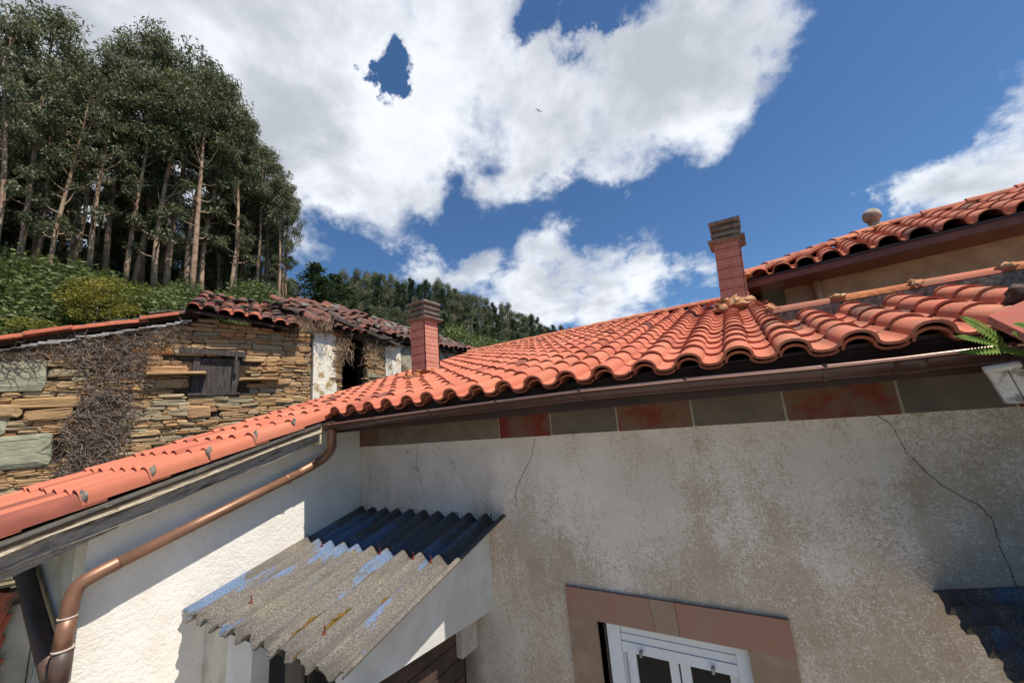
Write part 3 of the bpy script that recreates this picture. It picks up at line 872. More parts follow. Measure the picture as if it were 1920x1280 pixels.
# ------------------------------------------------------------------ chimneys
def chimney(base, top, size, nc, label, tilt=0.0, rz=0.0, cap_w=1.36, collar='orange_mortar'):
    """brick stack: joint core, single bricks set proud, stepped cement cowl"""
    root = thing('chimney', base, label, 'chimney', 'brick chimneys on the tiled roof', rz, local=True)
    root.rotation_euler = (0, tilt, rz)
    H = top - base[2]; s = size / 2; hc = H / nc
    m = MB(); m.box(-s + .003, s - .003, -s + .003, s - .003, -0.35, H); st = m.build('stack', 'chimney_joint'); st.parent = root
    half = size / 2
    for c in range(nc):
        z0, z1 = c * hc + 0.0045, (c + 1) * hc - 0.0045
        if c % 2 == 1: z1 += 0.002
        cut = (0.36 if c % 2 else 0.66) * size
        for face in range(4):
            M = Matrix.Rotation(face * math.pi / 2, 4, 'Z')
            for (x0, x1) in ((-half, -half + cut - 0.004), (-half + cut + 0.004, half - 0.0005)):
                b = MB(); b.box(x0, x1, -half, -half + 0.02, z0, z1, M=M)
                o = b.build('brick', 'chimney_brick'); o.parent = st
        if c % 2 == 0 and c:
            b = MB(); b.box(-s - .0005, s + .0005, -s - .0005, s + .0005, c * hc - 0.003, c * hc + 0.0025)
            o = b.build('seam', 'chimney_seam'); o.parent = st
    cw = size * cap_w / 2
    cap = MB(); z = H
    vs = [(-cw, -cw, z + .035), (cw, -cw, z + .035), (cw, cw, z + .035), (-cw, cw, z + .035), (-s - .004, -s - .004, z), (s + .004, -s - .004, z), (s + .004, s + .004, z), (-s - .004, s + .004, z)]
    cap.add(vs, [(4, 5, 1, 0), (5, 6, 2, 1), (6, 7, 3, 2), (7, 4, 0, 3), (7, 6, 5, 4)])
    cap.box(-cw, cw, -cw, cw, z + .0352, z + .055)
    o = cap.build('cap_base', 'cement_cap'); o.parent = root
    zz = z + 0.055
    for i, w in enumerate((1.16, 1.16, 1.22)):
        w2 = size * w / 2; inn = size * 0.42
        k = MB(); k.box(-inn, inn, -inn, inn, zz, zz + 0.042)
        for sx in (-1, 1):
            k.box(sx * inn * .9 - .02, sx * inn * .9 + .02, -w2 * .8, w2 * .8, zz + .0005, zz + .0415)
        o = k.build('cowl_spacer', 'cement_cap'); o.parent = root
        zz += 0.042
        t = 0.042 if i == 2 else 0.034
        b = MB()
        e = 0.012
        vs = [(-w2 + e, -w2 + e, zz), (w2 - e, -w2 + e, zz), (w2 - e, w2 - e, zz), (-w2 + e, w2 - e, zz), (-w2, -w2, zz + t * .4), (w2, -w2, zz + t * .4), (w2, w2, zz + t * .4), (-w2, w2, zz + t * .4), (-w2, -w2, zz + t), (w2, -w2, zz + t), (w2, w2, zz + t), (-w2, w2, zz + t)]
        fs = [(3, 2, 1, 0), (8, 9, 10, 11)]
        for a in (0, 4):
            fs += [(a + q, a + (q + 1) % 4, a + 4 + (q + 1) % 4, a + 4 + q) for q in range(4)]
        b.add(vs, fs); o = b.build('cowl_slab', 'cement_cap'); o.parent = root
        zz += t
    return root


def collar(root, parts, mat):
    for i, (x, y, z, rx, ry, rz) in enumerate(parts):
        b = blob(rx, ry, rz, 11 + i * 3, 0.8, 18, 12)
        o = b.build('mortar_flashing', mat, None, True); o.parent = root; o.location = (x, y, z)


c1 = chimney((-3.775, 3.945, 0.66), 1.475, 0.275, 14, 'brick chimney with stepped grey cowl in front of the ruined house')
collar(c1, [(0.0, -0.13, 0.05, 0.19, 0.07, 0.05), (0.13, 0.0, 0.085, 0.08, 0.19, 0.05), (-0.1, -0.13, 0.04, 0.1, 0.1, 0.05)], 'orange_mortar')
c2 = chimney((0.035, 5.24, 1.06), 1.885, 0.275, 13, 'tilted brick chimney with stepped cowl next to the taller house', tilt=R_(3.3), rz=R_(-2), cap_w=1.42)
collar(c2, [(-0.06, -0.15, 0.05, 0.12, 0.07, 0.085), (0.07, -0.15, 0.05, 0.11, 0.07, 0.08), (-0.12, -0.21, -0.01, 0.09, 0.12, 0.055), (0.06, -0.20, 0.0, 0.10, 0.11, 0.06), (0.14, 0.0, 0.08, 0.06, 0.15, 0.06), (-0.15, 0.0, 0.06, 0.05, 0.15, 0.06)], 'roof_mortar')

# ------------------------------------------------------------------ taller house behind, turned a little
UH = thing('tall_house', (0.0, 6.13, -4.2), 'taller ochre rendered house with hipped tile roof and brown eave', 'house')
UH.location = (0.0, 6.13, 0.0); UH.rotation_euler = (0, 0, -math.atan(0.12))
WM.pop(UH.name)


def build_tall():
    def pb(m, name, mat, parent=UH, smooth=False, loc=None):
        o = m.build(name, mat, None, smooth, loc); o.parent = parent; return o
    m = MB(); m.box(0.62, 6.0, 0, 4.0, -4.2, 1.405); pb(m, 'wall', 'upper_render')
    ez = 1.40
    m = MB(); m.box(0.29, 6.2, -0.53, 0.3, ez, ez + 0.025); m.box(0.29, 0.8, 0.302, 4.2, ez, ez + 0.025); pb(m, 'soffit', 'brown_paint')
    m = MB(); m.box(0.265, 6.2, -0.556, -0.532, ez - 0.012, ez + 0.085); m.box(0.262, 0.287, -0.53, 4.2, ez - 0.012, ez + 0.085); pb(m, 'fascia', 'brown_paint')
    m = MB(); m.box(0.262, 6.2, -0.575, -0.556, ez + 0.062, ez + 0.088); pb(m, 'drip_edge', 'gutter_brown')
    m = MB(); m.tube([(0.95, -0.06, 1.0), (0.95, -0.06, ez)], 0.042, 12); pb(m, 'eave_pipe', 'upper_render', smooth=True)
    # hipped roof
    p = math.atan((2.13 - 1.50) / 1.6)
    ca = (0.27, -0.55); ra = (1.77, 1.05)
    m = MB()
    z0, z1 = ez + 0.09, ez + 0.09 + 1.6 * math.tan(p)
    m.add([(ca[0], ca[1], z0), (6.2, ca[1], z0), (6.2, ra[1], z1), (ra[0], ra[1], z1), (ca[0], 2.65, z0), (6.2, 2.65, z0), (ca[0], ca[1], z0 - .03), (6.2, ca[1], z0 - .03), (6.2, 2.65, z0 - .03), (ca[0], 2.65, z0 - .03)],
          [(0, 1, 2, 3), (0, 3, 4), (4, 3, 2, 5), (6, 9, 8, 7), (0, 6, 7, 1), (4, 9, 6, 0), (1, 7, 8, 5, 2), (5, 8, 9, 4)])
    rf = pb(m, 'roof', 'deck_board')
    tm = tile_mesh('tile_hip_roof', 0.42, a=0.093, h=0.082, pan=0.142)
    slope = 1.6 / math.cos(p)
    for k in range(22):
        a = 0.42 + 0.235 * k
        for i in range(6):
            v = -0.05 + i * 0.29
            b = ca[1] + v * math.cos(p)
            if b > ra[1] - 0.12: continue
            if b - ca[1] > (a - ca[0]) * 1.07 - 0.06: continue
            o = bpy.data.objects.new('tile', tm); COL.objects.link(o); o.parent = rf
            o.matrix_basis = Matrix.Translation((a + rng.uniform(-.005, .005), b, z0 + v * math.sin(p) + 0.012)) @ Matrix.Rotation(p + rng.uniform(-.01, .01), 4, 'X')
    for k in range(9):                                    # the side slope, seen edge on
        b = ca[1] + 0.2 + 0.235 * k
        for i in range(3):
            v = -0.05 + i * 0.29
            a = ca[0] + v * math.cos(p)
            if a - ca[0] > (b - ca[1]) - 0.1 or b > 2.4: continue
            o = bpy.data.objects.new('tile', tm); COL.objects.link(o); o.parent = rf
            o.matrix_basis = Matrix.Translation((a, b, z0 + v * math.sin(p) + 0.012)) @ Matrix.Rotation(-math.pi / 2, 4, 'Z') @ Matrix.Rotation(p, 4, 'X')
    # hip and ridge caps
    hip = Vector((ra[0] - ca[0], ra[1] - ca[1], z1 - z0)); n = 6
    cm = tile_mesh('cap_tile', 0.46, a=0.088, h=0.072, pan=0)
    for k in range(n):
        s = Vector((ca[0], ca[1], z0 + 0.055)) + hip * (k / n - 0.02)
        rotz = math.atan2(-hip.x, hip.y); el = math.atan2(hip.z, math.hypot(hip.x, hip.y))
        o = bpy.data.objects.new('hip_tile', cm); COL.objects.link(o); o.parent = rf
        o.matrix_basis = Matrix.Translation(s) @ Matrix.Rotation(rotz, 4, 'Z') @ Matrix.Rotation(el, 4, 'X')
        b = blob(0.07, 0.07, 0.035, 40 + k, 0.5); pb(b, 'mortar_lump', 'orange_mortar', rf, True, s + Vector((0.05, -0.03, 0.0)))
    for k in range(11):
        s = Vector((ra[0] + 0.05 + k * 0.40, ra[1], z1 + 0.05))
        o = bpy.data.objects.new('ridge_tile', cm); COL.objects.link(o); o.parent = rf
        o.matrix_basis = Matrix.Translation(s) @ Matrix.Rotation(-math.pi / 2, 4, 'Z')
        b = blob(0.06, 0.085, 0.055, 60 + k, 0.5); pb(b, 'mortar_lump', 'roof_mortar', rf, True, s + Vector((0.03, 0, 0.02)))
    # ball finial
    fx = Vector((ra[0], ra[1], z1 + 0.06))
    m = MB(); prof = [(0.15, 0.0), (0.15, 0.03), (0.10, 0.07), (0.075, 0.10), (0.07, 0.13), (0.085, 0.15)] + [(0.130 * math.cos(t), 0.285 + 0.135 * math.sin(t)) for t in np.linspace(-1.15, 1.57, 12)]
    vs, fs = [], []; ns = 18
    for r, z in [(a_ * .8, b_ * .8) for a_, b_ in prof]:
        for k in range(ns): vs.append((fx.x + max(r, .001) * math.cos(2 * math.pi * k / ns), fx.y + max(r, .001) * math.sin(2 * math.pi * k / ns), fx.z - 0.02 + z))
    for j in range(len(prof) - 1):
        for k in range(ns): fs.append((j * ns + k, j * ns + (k + 1) % ns, (j + 1) * ns + (k + 1) % ns, (j + 1) * ns + k))
    m.add(vs, fs); pb(m, 'ball_finial', 'ball_stone', rf, True)
    b = blob(0.2, 0.2, 0.07, 77, 0.4); pb(b, 'finial_bed', 'orange_mortar', rf, True, fx + Vector((0, 0, -0.03)))


build_tall()

# ------------------------------------------------------------------ corrugated porch roof in the corner
def corrugated(x0, x1, y0, y1, zf, name, mat, parent, along='Y', seed=1, ragged=0.012, th=0.007, amp=0.030, pitch=0.177, phase=0.0):
    """corrugations run along `along`; zf(x, y) is the mid surface"""
    r = random.Random(seed); m = MB()
    U0, U1, V0, V1 = (x0, x1, y0, y1) if along == 'Y' else (y0, y1, x0, x1)
    nu = int((U1 - U0) / pitch * 12); nv = 6
    top, bot = [], []
    for i in range(nu + 1):
        u = U0 + (U1 - U0) * i / nu
        w = amp * math.cos(2 * math.pi * (u - U0 - phase) / pitch)
        e0 = r.uniform(-ragged, ragged) * 0.5; e1 = r.uniform(-ragged, ragged) * 0.5
        for j in range(nv + 1):
            v = V0 + (V1 - V0) * j / nv + (e0 if j == 0 else e1 if j == nv else 0)
            x, y = (u, v) if along == 'Y' else (v, u)
            z = zf(x, y) + w + 0.004 * mnoise.noise((x * 2, y * 2, seed))
            top.append((x, y, z)); bot.append((x, y, z - th))
    k = nv + 1; nT = len(top); fs = []
    for i in range(nu):
        for j in range(nv):
            a = i * k + j; q = (a, a + k, a + k + 1, a + 1)
            fs.append(q); fs.append(tuple(nT + t for t in q[::-1]))
    for i in range(nu):
        a, b = i * k, (i + 1) * k; fs.append((a, nT + a, nT + b, b))
        a, b = i * k + nv, (i + 1) * k + nv; fs.append((b, nT + b, nT + a, a))
    for j in range(nv):
        fs.append((j + 1, nT + j + 1, nT + j, j)); a = nu * k + j; fs.append((a, nT + a, nT + a + 1, a + 1))
    m.add(top + bot, fs)
    return m.build(name, mat, parent, True)


def build_porch():
    P = thing('porch_canopy', (-2.8, 2.0, -4.2), 'small porch roofed with lichen covered corrugated sheets in the wall corner', 'porch')
    zf = lambda x, y: -0.757 - (D - y) * 0.2538
    up = corrugated(-3.686, -1.865, 2.06, 2.795, zf, 'corrugated_sheet', 'fibre_cement_blue', P, seed=2, phase=0.03)
    lo = corrugated(-3.680, -1.855, 1.315, 2.215, lambda x, y: zf(x, y) + 0.013, 'corrugated_sheet', 'fibre_cement', P, seed=5, ragged=0.03, phase=0.03)
    up['label'] = 'dark blue grey upper sheet under the eave'
    lo['label'] = 'sunlit lichen speckled lower sheet with blue paint remains'
    # moss lines in the valleys
    def val(k): return -3.680 + 0.03 + 0.177 * (k + 0.5)
    for k, y0, y1, w in ((6, 1.40, 1.68, .030), (6, 1.74, 2.14, .022), (7, 1.50, 1.72, .034), (8, 1.78, 1.84, .028), (7, 1.34, 1.41, .02)):
        m = MB(); r = random.Random(k + int(y0 * 50)); n = 12; vs, fs = [], []
        for i in range(n + 1):
            y = y0 + (y1 - y0) * i / n; ww = w * (math.sin(math.pi * (i + .3) / (n + .6)) ** 0.5) * r.uniform(.7, 1.15)
            for q in (-1, -.5, 0, .5, 1):
                x = val(k) + q * ww
                vs.append((x, y, zf(x, y) + 0.013 - 0.030 * math.cos(math.pi * q * ww / 0.0885) + 0.010 * (1 - q * q) * r.uniform(.6, 1.2) + 0.001))
        for i in range(n):
            for q in range(4): a = i * 5 + q; fs.append((a, a + 1, a + 6, a + 5))
        m.add(vs, fs); m.build('moss_strip', 'moss', lo, True)
    # fixing hooks and washers
    for k, y in ((3, 1.50), (8, 1.46), (2, 2.12), (6, 2.13), (8, 2.13), (9, 2.12)):
        x = -3.680 + 0.03 + 0.177 * k; z = zf(x, y) + 0.037
        m = MB(); m.tube([(x, y, z - .01), (x + 0.004, y, z + 0.045)], 0.004, 6); m.tube([(x, y, z - .002), (x, y, z + 0.007)], 0.015, 10)
        m.build('hook_bolt', 'rust_red', lo)
    for k in (1, 3, 5, 8, 10):
        x = -3.68 + 0.03 + 0.177 * (k - .5); y = 2.74; z = zf(x, y) + 0.0
        m = MB(); m.tube([(x, y, z), (x, y, z + 0.055)], 0.004, 6); m.build('hook_bolt', 'dark_wood', up)
    # white side cheek, posts
    m = MB(); m.prism([(-2.04, 2.797, -0.800), (-2.04, 1.40, -1.150), (-2.04, 1.40, -1.335), (-2.04, 2.797, -1.445)], (-0.05, 0, 0)); m.build('side_cheek', 'white_paint', P)
    m = MB(); m.box(-2.092, -1.95, 1.395, 1.53, -4.2, -1.337); m.box(-2.088, -2.045, 1.40, 1.53, -1.336, -1.19); m.build('corner_post', 'white_paint', P)
    m = MB(); m.prism([(-2.06, 1.402, -1.162), (-3.24, 1.402, -1.162), (-3.24, 1.402, -1.20), (-2.06, 1.402, -1.20)], (0, 0.06, 0)); m.build('front_beam', 'dark_wood', P)
    m = MB(); m.box(-3.25, -2.93, 1.43, 1.56, -4.2, -1.145); m.build('jamb', 'white_paint', P)
    m = MB(); m.box(XL + 0.002, -3.252, 1.47, 1.56, -4.2, -1.135); m.build('corner_wall', 'stained_white', P)
    # near-black door sheet added for the dark of the opening between jamb and post
    m = MB(); m.box(-2.928, -2.10, 1.535, 1.56, -4.2, -1.205); m.build('dark_opening_sheet', 'glass_dark', P)
    m = MB(); m.box(-2.55, -2.525, 1.525, 1.5345, -4.2, -1.21); m.build('dark_opening_bar', 'dark_wood', P)
    # plank screen under the cheek
    for k in range(7):
        z1 = -1.42 - k * 0.115
        m = MB(); m.box(-2.155, -2.13, 1.535, 2.50, z1 - 0.108, z1, M=None); m.build('plank', 'dark_wood', P)
    m = MB(); m.box(-2.125, -2.07, 2.42, 2.60, -1.62, -1.425); m.build('bracket_block', 'stained_white', P)
    m = MB(); m.box(-2.18, -2.157, 1.535, 2.55, -4.2, -1.42); m.build('screen_backing', 'dark_room', P)


build_porch()

# blue sheet of the next canopy along
def build_blue():
    P = thing('blue_canopy', (1.2, 2.2, -4.2), 'canopy of old blue painted corrugated sheet at the right end of the house front', 'canopy')
    zf = lambda x, y: -0.985 + (x - 0.58) * 0.185
    s = corrugated(0.585, 2.4, 1.30, 2.795, zf, 'corrugated_sheet', 'fibre_cement_blue', P, along='X', seed=9, phase=0.05)
    m = MB(); m.box(1.30, 1.40, 1.4, 2.797, -1.06, -0.90); m.build('bearer', 'dark_wood', P)
    m = MB(); m.box(1.30, 1.40, 1.4, 1.5, -4.2, -1.062); m.build('post', 'white_paint', P)


build_blue()

# ------------------------------------------------------------------ neighbour's roof corner with fern
def build_corner():
    P = thing('neighbour_eave', (1.0, 2.1, -0.1), 'red painted slab and peeling white boards of the adjoining eave', 'eave')
    m = MB(); m.prism([(0.785, 2.10, 0.205), (1.16, 2.42, 0.335), (1.5, 2.1, 0.22), (0.80, 1.70, -0.03)], (0.012, 0.012, 0.03)); m.build('slab', 'red_slab', P)
    b = blob(0.05, 0.08, 0.05, 91, 0.6, 14, 9); b.build('mossy_tile_end', 'old_tile', P, True, (0.995, 2.33, 0.315))
    m = MB(); m.tube([(0.738, 2.10, 0.040), (0.83, 2.10, 0.048), (1.10, 2.12, 0.06)], 0.0135, 10); m.build('rail', 'peeling_white', P, True)
    m = MB(); m.tube([(0.826, 2.10, 0.048), (0.846, 2.10, 0.050)], 0.0185, 10); m.build('rail_clamp', 'dark_fascia', P, True)
    for x0, x1, x2, x3, z1 in ((0.752, 0.800, 0.826, 0.782, -0.090), (0.806, 0.90, 0.93, 0.832, -0.108)):
        m = MB(); m.prism([(x0, 2.125, 0.035), (x1, 2.125, 0.042), (x2, 2.145, z1), (x3, 2.145, z1 + 0.005)], (0, 0.018, 0)); m.build('hanging_board', 'peeling_white', P)
    # back wall piece that carries it
    m = MB(); m.prism([(0.95, 2.16, 0.03), (1.5, 2.16, 0.05), (1.5, 2.16, 0.20), (0.95, 2.16, 0.18)], (0, 0.12, 0)); m.build('eave_block', 'dark_fascia', P)
    F = thing('fern', (0.80, 2.03, 0.10), 'small bright green fern growing out of the eave corner', 'fern')
    r = random.Random(4)
    fr = [((0.80, 2.06, 0.11), (0.74, 2.02, 0.20), (0.69, 2.0, 0.232), 0.032), ((0.80, 2.06, 0.11), (0.72, 2.0, 0.150), (0.655, 1.98, 0.165), 0.018),
          ((0.81, 2.05, 0.10), (0.73, 2.0, 0.110), (0.66, 2.0, 0.108), 0.018), ((0.84, 2.02, 0.09), (0.80, 1.98, 0.15), (0.785, 1.97, 0.148), 0.014),
          ((0.86, 1.95, 0.13), (0.81, 1.93, 0.165), (0.775, 1.92, 0.176), 0.018), ((0.86, 2.0, 0.06), (0.80, 1.98, 0.085), (0.755, 1.97, 0.09), 0.014)]
    for a, b, c, w in fr:
        a, b, c = Vector(a), Vector(b), Vector(c); m = MB(); n = 16; pts = []
        for i in range(n + 1):
            t = i / n; pts.append(a * (1 - t) ** 2 + b * 2 * t * (1 - t) + c * t * t)
        m.tube(pts, 0.0018, 5)
        for i in range(2, n + 1):
            t = i / n; L = w * (math.sin(math.pi * min(1, t * 0.92 + 0.12)) ** 0.7) + 0.003
            tan = (pts[i] - pts[i - 1]).normalized(); sd = tan.cross(Vector((0.3, -0.8, 0.5))).normalized()
            for s in (-1, 1):
                tip = pts[i] + sd * s * L + tan * L * 0.35 + Vector((0, 0, -L * 0.15)); q = tan * 0.0055
                mid = pts[i].lerp(tip, 0.55)
                m.add([pts[i] - q * .7, mid - q, tip, mid + q, pts[i] + q * .7], [(0, 1, 2, 3, 4)], 0)
        m.build('frond', 'fern_green', F)


build_corner()

# ------------------------------------------------------------------ ruined stone house
TH = R_(24.5)
WD = Vector((math.sin(TH), math.cos(TH), 0)); WN = Vector((math.cos(TH), -math.sin(TH), 0))
RC = -8.0
def GW(s, z, o=0.0): return WN * (RC + o) + WD * s + Vector((0, 0, z))


RU = thing('ruined_house', tuple(GW(-1, -3.0, -1.0)), 'ruined stone house with sagging red tile and slate roof', 'ruin')


def stone(m, fn, u0, u1, z0, z1, out, r, tint, depth=0.14):
    """irregular block: front face bulged and chipped; fn(u, z, o) -> world"""
    du, dz = u1 - u0, z1 - z0; j = lambda k: r.uniform(-k, k)
    c = min(min(du, dz) * 0.30, 0.022)
    ring = [(u0 + c + j(c * .6), z0 + j(dz * .10)), (u1 - c + j(c * .6), z0 + j(dz * .10)), (u1 + j(c * .3), z0 + c + j(c * .5)), (u1 + j(c * .3), z1 - c + j(c * .5)),
            (u1 - c + j(c * .6), z1 + j(dz * .10)), (u0 + c + j(c * .6), z1 + j(dz * .10)), (u0 + j(c * .3), z1 - c + j(c * .5)), (u0 + j(c * .3), z0 + c + j(c * .5))]
    cu, cz = (u0 + u1) / 2, (z0 + z1) / 2
    ta = r.gauss(0, 0.035); ca_, sa_ = math.cos(ta), math.sin(ta)
    ring = [(cu + (u - cu) * ca_ - (z - cz) * sa_, cz + (u - cu) * sa_ + (z - cz) * ca_) for u, z in ring]
    vs = [fn(u, z, out - depth) for u, z in ring] + [fn(u, z, out - 0.012 + j(.006)) for u, z in ring] + \
         [fn(cu + (u - cu) * .82, cz + (z - cz) * .72, out + j(.008)) for u, z in ring]
    fs = [(8 + i, 8 + (i + 1) % 8, 16 + (i + 1) % 8, 16 + i) for i in range(8)] + [(i, (i + 1) % 8, 8 + (i + 1) % 8, 8 + i) for i in range(8)]
    fs.append(tuple(range(16, 24)))
    m.add(vs, fs, tint)


def stone_wall(fn, zones, skip, parent, limit, seed, special=(), extra=0):
    """fills zones (u0,u1,zlo(u),zhi(u)) with coursed rubble; skip(u,z) -> True leaves a hole"""
    r = random.Random(seed); blocks = []
    for (u0, u1, zl, zh) in zones:
        z = zl
        while z < zh:
            h = r.choice((0.026, 0.034, 0.04, 0.05, 0.058, 0.075, 0.105)); u = u0 + r.uniform(-0.1, 0)
            while u < u1:
                w = r.uniform(1.6, 5.0) * h if h > .06 else r.uniform(0.10, 0.38)
                w = min(max(w, 0.07), 0.46)
                if u + w > u1: w = u1 - u
                if w < 0.03: break
                zz = z + 0.012 * math.sin(u * 3 + z * 5) + r.uniform(-.004, .004)
                if not skip(u + w / 2, zz + h / 2) and not skip(u + .02, zz + h / 2) and not skip(u + w - .02, zz + h / 2):
                    blocks.append((u, u + w - 0.004, zz + r.uniform(-.003, .003), zz + h - r.uniform(-.002, .005), r.uniform(-0.012, 0.014), 'schist'))
                u += w
            z += h
    for _ in range(extra):
        (u0, u1, zl, zh) = zones[0]; w = r.uniform(.12, .36); h = r.uniform(.06, .13); u = r.uniform(u0, u1 - w); z = r.uniform(zl, zh)
        if skip(u + .02, z + h) or skip(u + w - .02, z + h) or skip(u + w / 2, z): continue
        blocks.append((u, u + w, z, z + h, r.uniform(.012, .026), 'schist'))
    for s in special: blocks.append(s)
    cen = [fn((b[0] + b[1]) / 2, (b[2] + b[3]) / 2, 0) for b in blocks]
    order = sorted(range(len(blocks)), key=lambda i: -(blocks[i][1] - blocks[i][0]) * (blocks[i][3] - blocks[i][2]) / cen[i].length_squared)
    rest = MB()
    for n, i in enumerate(order):
        b = blocks[i]; t = r.uniform(0.02, 0.98)
        if n < limit:
            m = MB(); stone(m, fn, *b[:5], r, t); m.build('stone', b[5], parent)
        else: stone(rest, fn, *b[:5], r, t)
    if rest.v: tag(rest.build('small_stones', 'schist', parent), kind='stuff')


def build_ruin():
    top = lambda s: interp(s, [-4.2, -2.81, -0.95, -0.7, 0.45, 1.0], [1.15, 1.50, 2.03, 2.18, 2.0, 2.0])
    # backing of the gable wall, with the window hole
    def wall_poly(s0, s1, zl, zh0, zh1, o=-0.03, t=0.4):
        return [GW(s0, zl, o), GW(s1, zl, o), GW(s1, zh1, o), GW(s0, zh0, o)], WN * (-t)
    m = MB()
    ss = [-4.2, -2.81, -0.95, -0.80]
    for a, b in zip(ss, ss[1:]): m.prism(*wall_poly(a, b, -3.5, top(a) - .03, top(b) - .03))
    m.prism(*wall_poly(-0.798, -0.17, -3.5, 0.86, 0.86)); m.prism(*wall_poly(-0.798, -0.17, 1.50, top(-.7) - .03, top(-.17) - .03))
    m.prism(*wall_poly(-0.168, 0.45, -3.5, top(-.17) - .03, top(.45) - .03)); m.prism(*wall_poly(0.452, 0.93, -3.5, 1.95, 1.95))
    gw = m.build('gable_wall', 'ruin_core', RU)
    big = [(-3.5, -2.36, 0.97, 1.345, 0.03, 'green_schist'), (-3.4, -2.20, -0.06, 0.345, 0.035, 'green_schist'), (-3.3, -2.63, 0.40, 0.56, 0.03, 'green_schist'),
           (-2.34, -1.95, 1.14, 1.25, 0.03, 'schist'), (-2.62, -1.85, 0.72, 0.86, 0.03, 'schist'), (-2.5, -2.05, 0.56, 0.70, 0.028, 'schist'), (-3.2, -2.52, 0.62, 0.80, 0.03, 'schist'),
           (-0.80, -0.52, 0.47, 0.66, 0.03, 'schist'), (-1.52, -0.84, 1.20, 1.30, 0.035, 'schist')]
    def skip(u, z):
        if z > top(u) - 0.02: return True
        if -0.83 < u < -0.15 and 0.83 < z < 1.52: return True
        for b in big:
            if b[0] + .03 < u < b[1] - .03 and b[2] + .01 < z < b[3] - .01: return True
        if z < interp(u, [-2.2, -2.0, -1.6, 1.0], [-1.6, -0.45, -0.15, 0.65]): return True
        return False
    stone_wall(GW, [(-3.5, 0.93, -1.5, 2.2)], skip, gw, 291, 5, big, 75)
    # ledge stones beside the window
    for s0, s1, z, o in ((-1.32, -0.60, 1.165, 0.13), (-0.16, 0.42, 1.065, 0.12)):
        m = MB(); r = random.Random(int(s0 * 10)); stone(m, GW, s0, s1, z, z + 0.045, o, r, 0.35, 0.25); m.build('ledge_stone', 'schist', gw)
    # window: timber lintel, frame, two-leaf shutter
    m = MB(); m.prism([GW(-0.97, 1.53, 0.03), GW(-0.08, 1.475, 0.03), GW(-0.08, 1.56, 0.03), GW(-0.97, 1.62, 0.03)], WN * -0.2)
    w = m.build('window', 'grey_wood', RU)
    def wp(s0, s1, z0, z1, o, t, name, parent=w):
        q = MB(); q.prism([GW(s0, z0, o), GW(s1, z0, o), GW(s1, z1, o), GW(s0, z1, o)], WN * -t); return q.build(name, 'grey_wood', parent)
    wp(-0.79, -0.70, 0.87, 1.49, -0.02, 0.1, 'frame_post'); wp(-0.26, -0.17, 0.87, 1.49, 0.0, 0.1, 'frame_post'); wp(-0.82, -0.14, 0.835, 0.875, 0.03, 0.14, 'sill')
    wp(-0.235, -0.20, 1.18, 1.60, 0.045, 0.04, 'loose_batten')
    for s0, s1 in ((-0.70, -0.60), (-0.597, -0.49), (-0.487, -0.38), (-0.377, -0.27)): wp(s0, s1, 0.88, 1.455, -0.045, 0.025, 'shutter_board')
    wp(-0.70, -0.27, 1.39, 1.45, -0.03, 0.014, 'shutter_rail'); wp(-0.70, -0.27, 0.885, 0.94, -0.03, 0.014, 'shutter_rail')
    wp(-0.80, -0.18, 0.86, 1.5, -0.12, 0.02, 'dark_backing')
    # left verge: run of tiles on end, slates under and on them
    r = random.Random(12)
    lt = tile_mesh('verge_tile_old', 0.47, a=0.085, h=0.075, pan=0, mat='old_tile_bright', th=0.014)
    lt2 = tile_mesh('verge_tile_dark', 0.47, a=0.085, h=0.075, pan=0, mat='old_tile', th=0.014)
    m = MB()
    ev = lambda s: interp(s, [-4.2, -2.81, -0.95, -0.6], [1.12, 1.52, 2.05, 2.20])
    pts = [GW(s, ev(s) + .06, -0.02) for s in (-4.2, -2.81, -0.75)]
    m.prism([GW(-4.2, ev(-4.2) + .04, 0.02), GW(-0.75, ev(-.75) + .02, 0.02), GW(-0.75, ev(-.75) + .10, 0.02), GW(-4.2, ev(-4.2) + .07, 0.02)], WN * -2.6)
    lr = m.build('left_roof', 'deck_board', RU)
    for row in range(4):
        s = -4.1 + 0.1 * row
        while s < -0.80:
            o = 0.02 - row * 0.21
            z = ev(s) + 0.095 + row * 0.030
            me = lt if (row < 2 and r.random() < 0.75 and s < -1.4 or r.random() < .25) else lt2
            sl = math.atan2(ev(s + .4) - ev(s), 0.4)
            t = bpy.data.objects.new('tile', me); COL.objects.link(t); t.parent = lr
            t.matrix_basis = Matrix.Translation(GW(s, z + r.uniform(-.012, .012), o + r.uniform(-.02, .02))) @ Matrix.Rotation(-TH + r.uniform(-.07, .07), 4, 'Z') @ Matrix.Rotation(sl + r.uniform(-.05, .03), 4, 'X')
            s += r.uniform(0.34, 0.42)
    for k in range(30):                                   # pale slates packed under the verge
        s = -3.3 + k * 0.086 + r.uniform(-.02, .02)
        if s > -0.85: break
        L_, zt = r.uniform(0.10, 0.24), ev(s) - 0.028 + r.uniform(-.015, .012)
        q = MB(); q.prism([GW(s - L_ / 2, zt - .02, 0.08 + r.uniform(-.03, .03)), GW(s + L_ / 2, zt, 0.08 + r.uniform(-.03, .03)), GW(s + L_ / 2 * .8, zt + .004, -0.15), GW(s - L_ / 2 * .9, zt - .012, -0.15)], (0, 0, r.uniform(.018, .032)))
        q.build('slate', 'pale_slate' if s > -2.6 else 'slate', lr)
